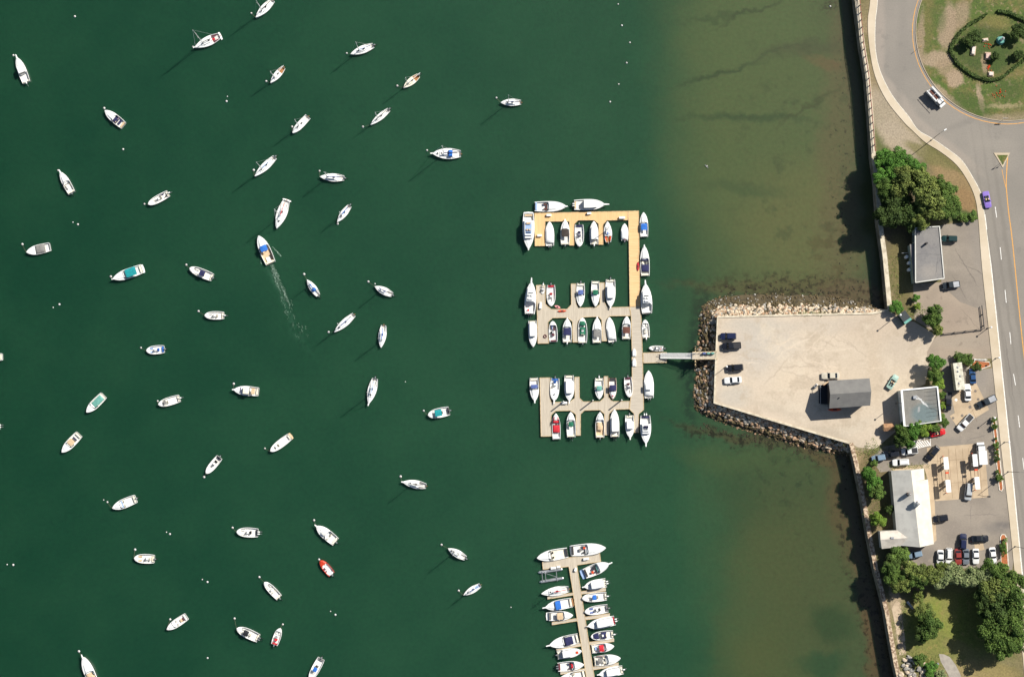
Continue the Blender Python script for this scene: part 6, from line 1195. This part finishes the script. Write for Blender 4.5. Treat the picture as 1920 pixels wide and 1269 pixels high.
for x, y, r, h, lf, d in [(1753, 680, 16, 6, 'bright', 'upper tree left of the box trailer'), (1752, 700, 15, 6, 'mid', 'middle tree left of the box trailer'), (1758, 716, 13, 4.5, 'lime', 'lower tree left of the box trailer'), (1800, 671, 12, 2.6, 'mid', 'long low bush above the box trailer'), (1815, 674, 12, 2.6, 'mid', 'low bush above the blue car'), (1832, 688, 9, 2.2, 'dark', 'dark shrub in the mulch triangle'),
   (1767, 740, 7, 2, 'mid', 'narrow hedge bush behind the black pickup, top'), (1768, 760, 7, 2, 'lime', 'narrow hedge bush behind the black pickup, bottom'), (1695, 811, 18, 6, 'mid', 'westmost tree along the south wall of the white building'), (1712, 806, 15, 6, 'bright', 'second tree along the south wall of the white building'), (1728, 803, 16, 5.5, 'lime', 'third tree along the south wall of the white building'), (1747, 799, 13, 4, 'mid', 'fourth tree along the south wall of the white building'), (1765, 789, 13, 4, 'mid', 'eastmost tree along the south wall of the white building'), (1703, 828, 13, 5, 'bright', 'tree above the parked white pickup'), (1686, 826, 12, 5, 'dark', 'dark tree above the black car')]:
    T(d, x, y, r, h, lf, 'planting round the white flat-roofed building', 'tree' if h > 3 else 'bush', name='broadleaf_tree' if h > 3 else 'bush')
for x, y, r, h, lf, d in [(1628, 888, 14, 4.5, 'bright', 'topmost'), (1636, 902, 17, 5.5, 'bright', 'second from the top'), (1644, 919, 16, 5.5, 'mid', 'third from the top'), (1646, 973, 14, 4.5, 'lime', 'lowest, round'), (1639, 868, 7, 2, 'mid', 'smallest, by the blue-grey car'), (1668, 955, 9, 3.5, 'dark', 'dark one in the station shade')]:
    T(d+' green shrub tree between the sea wall and the station', x, y, r, h, lf, 'shrub trees west of the filling station')
for x, y, r, h, lf, d in [(1684, 1037, 20, 5, 'mid', 'at the station south wall'), (1672, 1052, 18, 5, 'dark', 'dark, by the sea wall'), (1674, 1073, 20, 7, 'mid', 'leftmost of the belt'), (1688, 1094, 19, 7, 'olive', 'lower left of the belt'), (1708, 1071, 22, 7.5, 'olive', 'second along the belt'), (1724, 1086, 20, 7.5, 'mid', 'third along the belt, low'), (1740, 1078, 22, 8, 'olive', 'below the empty parking bays'), (1760, 1086, 20, 7.5, 'grey', 'silvery, below the first white car'), (1764, 1070, 17, 6.5, 'olive', 'touching the first white car'), (1790, 1077, 22, 7.5, 'grey', 'silvery, below the red car'), (1786, 1064, 13, 6, 'olive', 'touching the red car'),
   (1817, 1079, 23, 8, 'grey', 'silvery, below the white car'), (1840, 1084, 21, 8, 'grey', 'silvery, right middle of the belt'), (1866, 1074, 25, 9, 'mid', 'below the car standing apart'), (1892, 1092, 26, 10, 'mid', 'rightmost of the belt by the pavement'), (1864, 1105, 27, 10, 'olive', 'start of the tall eastern group'), (1897, 1130, 27, 11, 'mid', 'upper right of the tall eastern group'), (1868, 1142, 31, 10.5, 'dark', 'dark tall centre of the eastern group'), (1862, 1175, 28, 10, 'mid', 'on the west side of the eastern group'), (1897, 1170, 28, 11, 'mid', 'east side of the eastern group'), (1870, 1208, 28, 10, 'mid', 'in the lower part of the eastern group'), (1901, 1208, 22, 10, 'mid', 'lowest right of the eastern group'), (1845, 1120, 20, 9, 'dark', 'dark, inner edge of the eastern group')]:
    T('leafy tree '+d+', south-east park', x, y, r, h, lf, 'tree belt south of the filling station')
for x, y, r, h, lf, d in [(1733, 1150, 20, 6, 'olive', 'loose olive tree in the park, upper'), (1742, 1172, 24, 7, 'mid', 'broad tree in the middle of the park lawn'), (1728, 1185, 18, 6, 'dark', 'dark tree on the left of the park lawn'), (1722, 1117, 12, 3.5, 'olive', 'small olive bush at the top of the park lawn'), (1724, 1236, 12, 3, 'mid', 'bush left of the park path'), (1746, 1253, 13, 2.6, 'bright', 'bush among the rocks by the park path'), (1764, 1264, 10, 2.4, 'grey', 'greyish bush at the bottom edge by the path')]:
    T(d, x, y, r, h, lf, 'trees and bushes of the shore park', 'tree' if h > 3.2 else 'bush', name='broadleaf_tree' if h > 3.2 else 'bush')
for x, y, r, h, lf, d in [(1822, 70, 18, 4, 'dark', 'dark tree at the left inside the hedge ring'), (1909, 62, 17, 4.5, 'dark', 'dark tree at the right inside the hedge ring'), (1909, 103, 10, 2.8, 'dark', 'smaller dark tree at the right inside the hedge ring'), (1866, 106, 9, 2.6, 'dark', 'little dark bush right of the pink stone')]:
    T(d, x, y, r, h, lf, 'trees inside the memorial ring', 'tree')
for i, (x, y, r, h) in enumerate([(1863.3, 786.5, 6, 1.7), (1865, 799.5, 6, 1.7), (1867, 822, 3, 1), (1867.3, 835, 7.5, 2.0), (1868.5, 848, 5, 1.6), (1869.3, 859.5, 7, 1.9), (1870, 884, 4, 1.2), (1873.5, 895.5, 8, 2.1)]):
    T(['first', 'second', 'third (tiny)', 'fourth', 'fifth', 'sixth', 'seventh (tiny)', 'eighth and largest'][i]+' round clipped shrub from the top of the mulch strip', x, y, r, h, 'mid' if i != 5 else 'dark', 'round shrubs in the mulch strip', 'shrub', name='round_shrub')
T('clipped dark green block of shrub in the short mulch strip', 1881, 1027, 9, 2.0, 'mid', None, 'shrub', sq=(.8, 1.5), name='round_shrub'); T('pale twiggy bush above the dark block of shrub', 1885, 1012, 5, 1.4, 'grey', None, 'shrub', name='round_shrub')
# ---- memorial ring hedge
def hedge(label, line, wd, h, m='dark', n_per=26):
    L0 = PP(line, GZ); c = L0[0]; root = empty('hedge', (c.x, c.y, GZ)); tag(root, label, 'hedge'); q = MB(); core = MB()
    for i in range(len(L0)-1):
        a, b_ = L0[i]-c, L0[i+1]-c; L_ = (b_-a).length
        for k in range(int(L_*n_per)):
            t = rnd.random(); p_ = a.lerp(b_, t); d = (b_-a).normalized(); n_ = Vector((-d.y, d.x, 0)); p_ = p_+n_*rnd.uniform(-wd/2, wd/2)*rnd.uniform(.7, 1.1); z = rnd.uniform(.2, 1)**.5*h; nr = Vector((rnd.gauss(0, .6), rnd.gauss(0, .6), 1)).normalized(); u = nr.orthogonal().normalized(); v = nr.cross(u); s_ = rnd.uniform(.1, .3)
            q.add([(p_.x+(u*x+v*y).x, p_.y+(u*x+v*y).y, z+.14+(u*x+v*y).z) for x, y in ((-s_, 0), (0, s_*.6), (s_, 0), (0, -s_*.6))], [(0, 1, 2, 3)])
        if L_ > .1: d = (b_-a).normalized(); m_ = (a+b_)/2; core.box((m_.x, m_.y, h*.4), (L_+.2, wd*.7, h*.75), math.atan2(d.y, d.x), top=.9)
    f_ = q.build('foliage', LEAF[m], root); core.build('branches', BARK if False else LEAF['dark'], root); return root
hedge('dark clipped hedge curving round the west and south of the memorial lawn', smooth_line([(1849, 27), (1834, 37), (1816, 47), (1800, 62), (1787, 80), (1782, 98), (1795, 120), (1822, 141), (1844, 149), (1858, 150.5), (1877, 146), (1902, 127), (1920, 112), (1935, 95)], 3), 1.1, 1.0)
hedge('dark clipped hedge piece at the north-east of the memorial lawn', smooth_line([(1870, 22), (1889, 25), (1903, 31), (1918, 38), (1930, 50)], 3), 1.3, 1.1)
# ---- memorial stones
def stone(label, x, y, sx, sy, h, rz, m, nm='memorial_stone'):
    p = P(x, y, GZ+h); o = MB().box((0, 0, h/2+.1), (sx+.5, sy+.5, .24)).build(nm, PAD, loc=(p.x, p.y, GZ+.02), rz=rz); MB().box((0, 0, h/2+.35), (sx, sy, h), top=.94).build('slab', m, o); tag(o, label, 'monument', 'stones on the memorial lawn'); return o
STN = mat('memorial_granite', (216, 206, 198), .8, (190, 176, 164), 2)
stone('long white memorial slab under the left dark tree', 1825, 95, .95, 2.3, .5, -.15, STN); stone('small white stone bench at the top of the memorial lawn', 1847.5, 75, 1.3, .5, .45, .15, STN)
stone('pinkish square memorial stone in the middle', 1852.3, 105, 1.3, 1.7, .5, -.05, mat('pink_granite', (206, 178, 168), .8, (180, 150, 140), 2)); stone('pale square stone at the hedge by the bottom', 1858, 139, 1.2, 1.0, .4, -.05, STN)
p = P(1875.5, 77, GZ); root = empty('statue_monument', (p.x, p.y, GZ+.02)); tag(root, 'white statue on a round green plinth in the memorial lawn', 'statue'); MB().lathe((0, 0, 0), [(1.25, 0), (1.25, .4), (1.05, .45), (1.05, 1.1), (.9, 1.2)], 20).build('plinth', COLS['sea'], root)
MB().lathe((0, 0, 1.2), [(.45, 0), (.4, .5), (.3, 1.0), (.42, 1.5), (.3, 1.75), (.14, 1.85), (.2, 2.05), (.14, 2.25), (.02, 2.3)], 12).build('figure', GEL, root, smooth=True)
q = MB()
for i in range(46):
    x, y = rnd.choice([(rnd.gauss(1850, 5), rnd.gauss(87, 4)), (rnd.gauss(1854, 3), rnd.gauss(127, 4)), (rnd.gauss(1871, 6), rnd.gauss(176, 6))]); p = P(x, y, GZ); q.lathe((p.x, p.y, GZ+.14), [(.13, 0), (.15, .15), (.02, .25)], 5)
o = q.build('flower_bed', COLS['orange']); tag(o, 'small orange flowers dotted over the memorial lawn', 'flowers', kind='stuff')
# ---- park bench, weeds
p = P(1705.5, 1134, GZ); root = empty('park_bench', p, R(-52)); tag(root, 'grey bench facing the water at the top of the shore park', 'bench'); MB().box((0, 0, .45), (2.6, .5, .08)).build('seat', ALU, root); MB().box((0, .28, .72), (2.6, .07, .42)).build('backrest', ALU, root)
for s_ in (-1, 1): MB().box((s_*1.05, 0, .22), (.08, .5, .42)).build('leg', BLK, root)
p = P(1772, 1244, GZ); o = MB().lathe((0, 0, 0), [(.28, 0), (.32, .9), (.3, .95), (.05, 1.05)], 10).build('litter_bin', COLS['navy'], loc=(1*P(1757, 1243, GZ).x, P(1757, 1243, GZ).y, GZ)); MB().lathe((0, 0, .96), [(.33, 0), (.34, .06)], 10).build('rim', ALU, o); tag(o, 'dark litter bin beside the park path', 'litter bin')
q = MB()
def weeds(n, f, s0=.05, s1=.2):
    for i in range(n):
        x, y = f(); p = P(x, y, GZ)
        for k in range(5):
            nr = Vector((rnd.gauss(0, .6), rnd.gauss(0, .6), 1)).normalized(); u = nr.orthogonal().normalized(); v = nr.cross(u); s_ = rnd.uniform(s0, s1); c_ = Vector((p.x+rnd.gauss(0, .25), p.y+rnd.gauss(0, .25), GZ+rnd.uniform(.03, .2)))
            q.add([tuple(c_+u*a*s_+v*b_*s_*.5) for a, b_ in ((-1, 0), (0, 1), (1, 0), (0, -1))], [(0, 1, 2, 3)])
weeds(60, lambda: (rnd.gauss(1516, 14), rnd.gauss(588, 2))); weeds(120, lambda: (rnd.gauss(1632, 16), rnd.gauss(843, 7))); weeds(170, lambda: (rnd.gauss(1632, 9)+0, rnd.uniform(845, 990))); weeds(120, lambda: (rnd.uniform(1642, 1662), rnd.uniform(930, 990))); weeds(140, lambda: (rnd.gauss(1696, 8), rnd.uniform(1130, 1230)))
weeds(160, lambda: (rnd.uniform(1690, 1760), rnd.gauss(1245, 12))); weeds(90, lambda: (rnd.gauss(1680, 9), rnd.uniform(480, 560))); weeds(60, lambda: (rnd.uniform(1700, 1735), rnd.gauss(582, 6))); weeds(80, lambda: (rnd.uniform(1666, 1740), rnd.gauss(874, 2.5)))
o = q.build('wild_weeds', LEAF['olive']); tag(o, 'scattered low weeds along the walls and lot edges', 'weeds', kind='stuff')
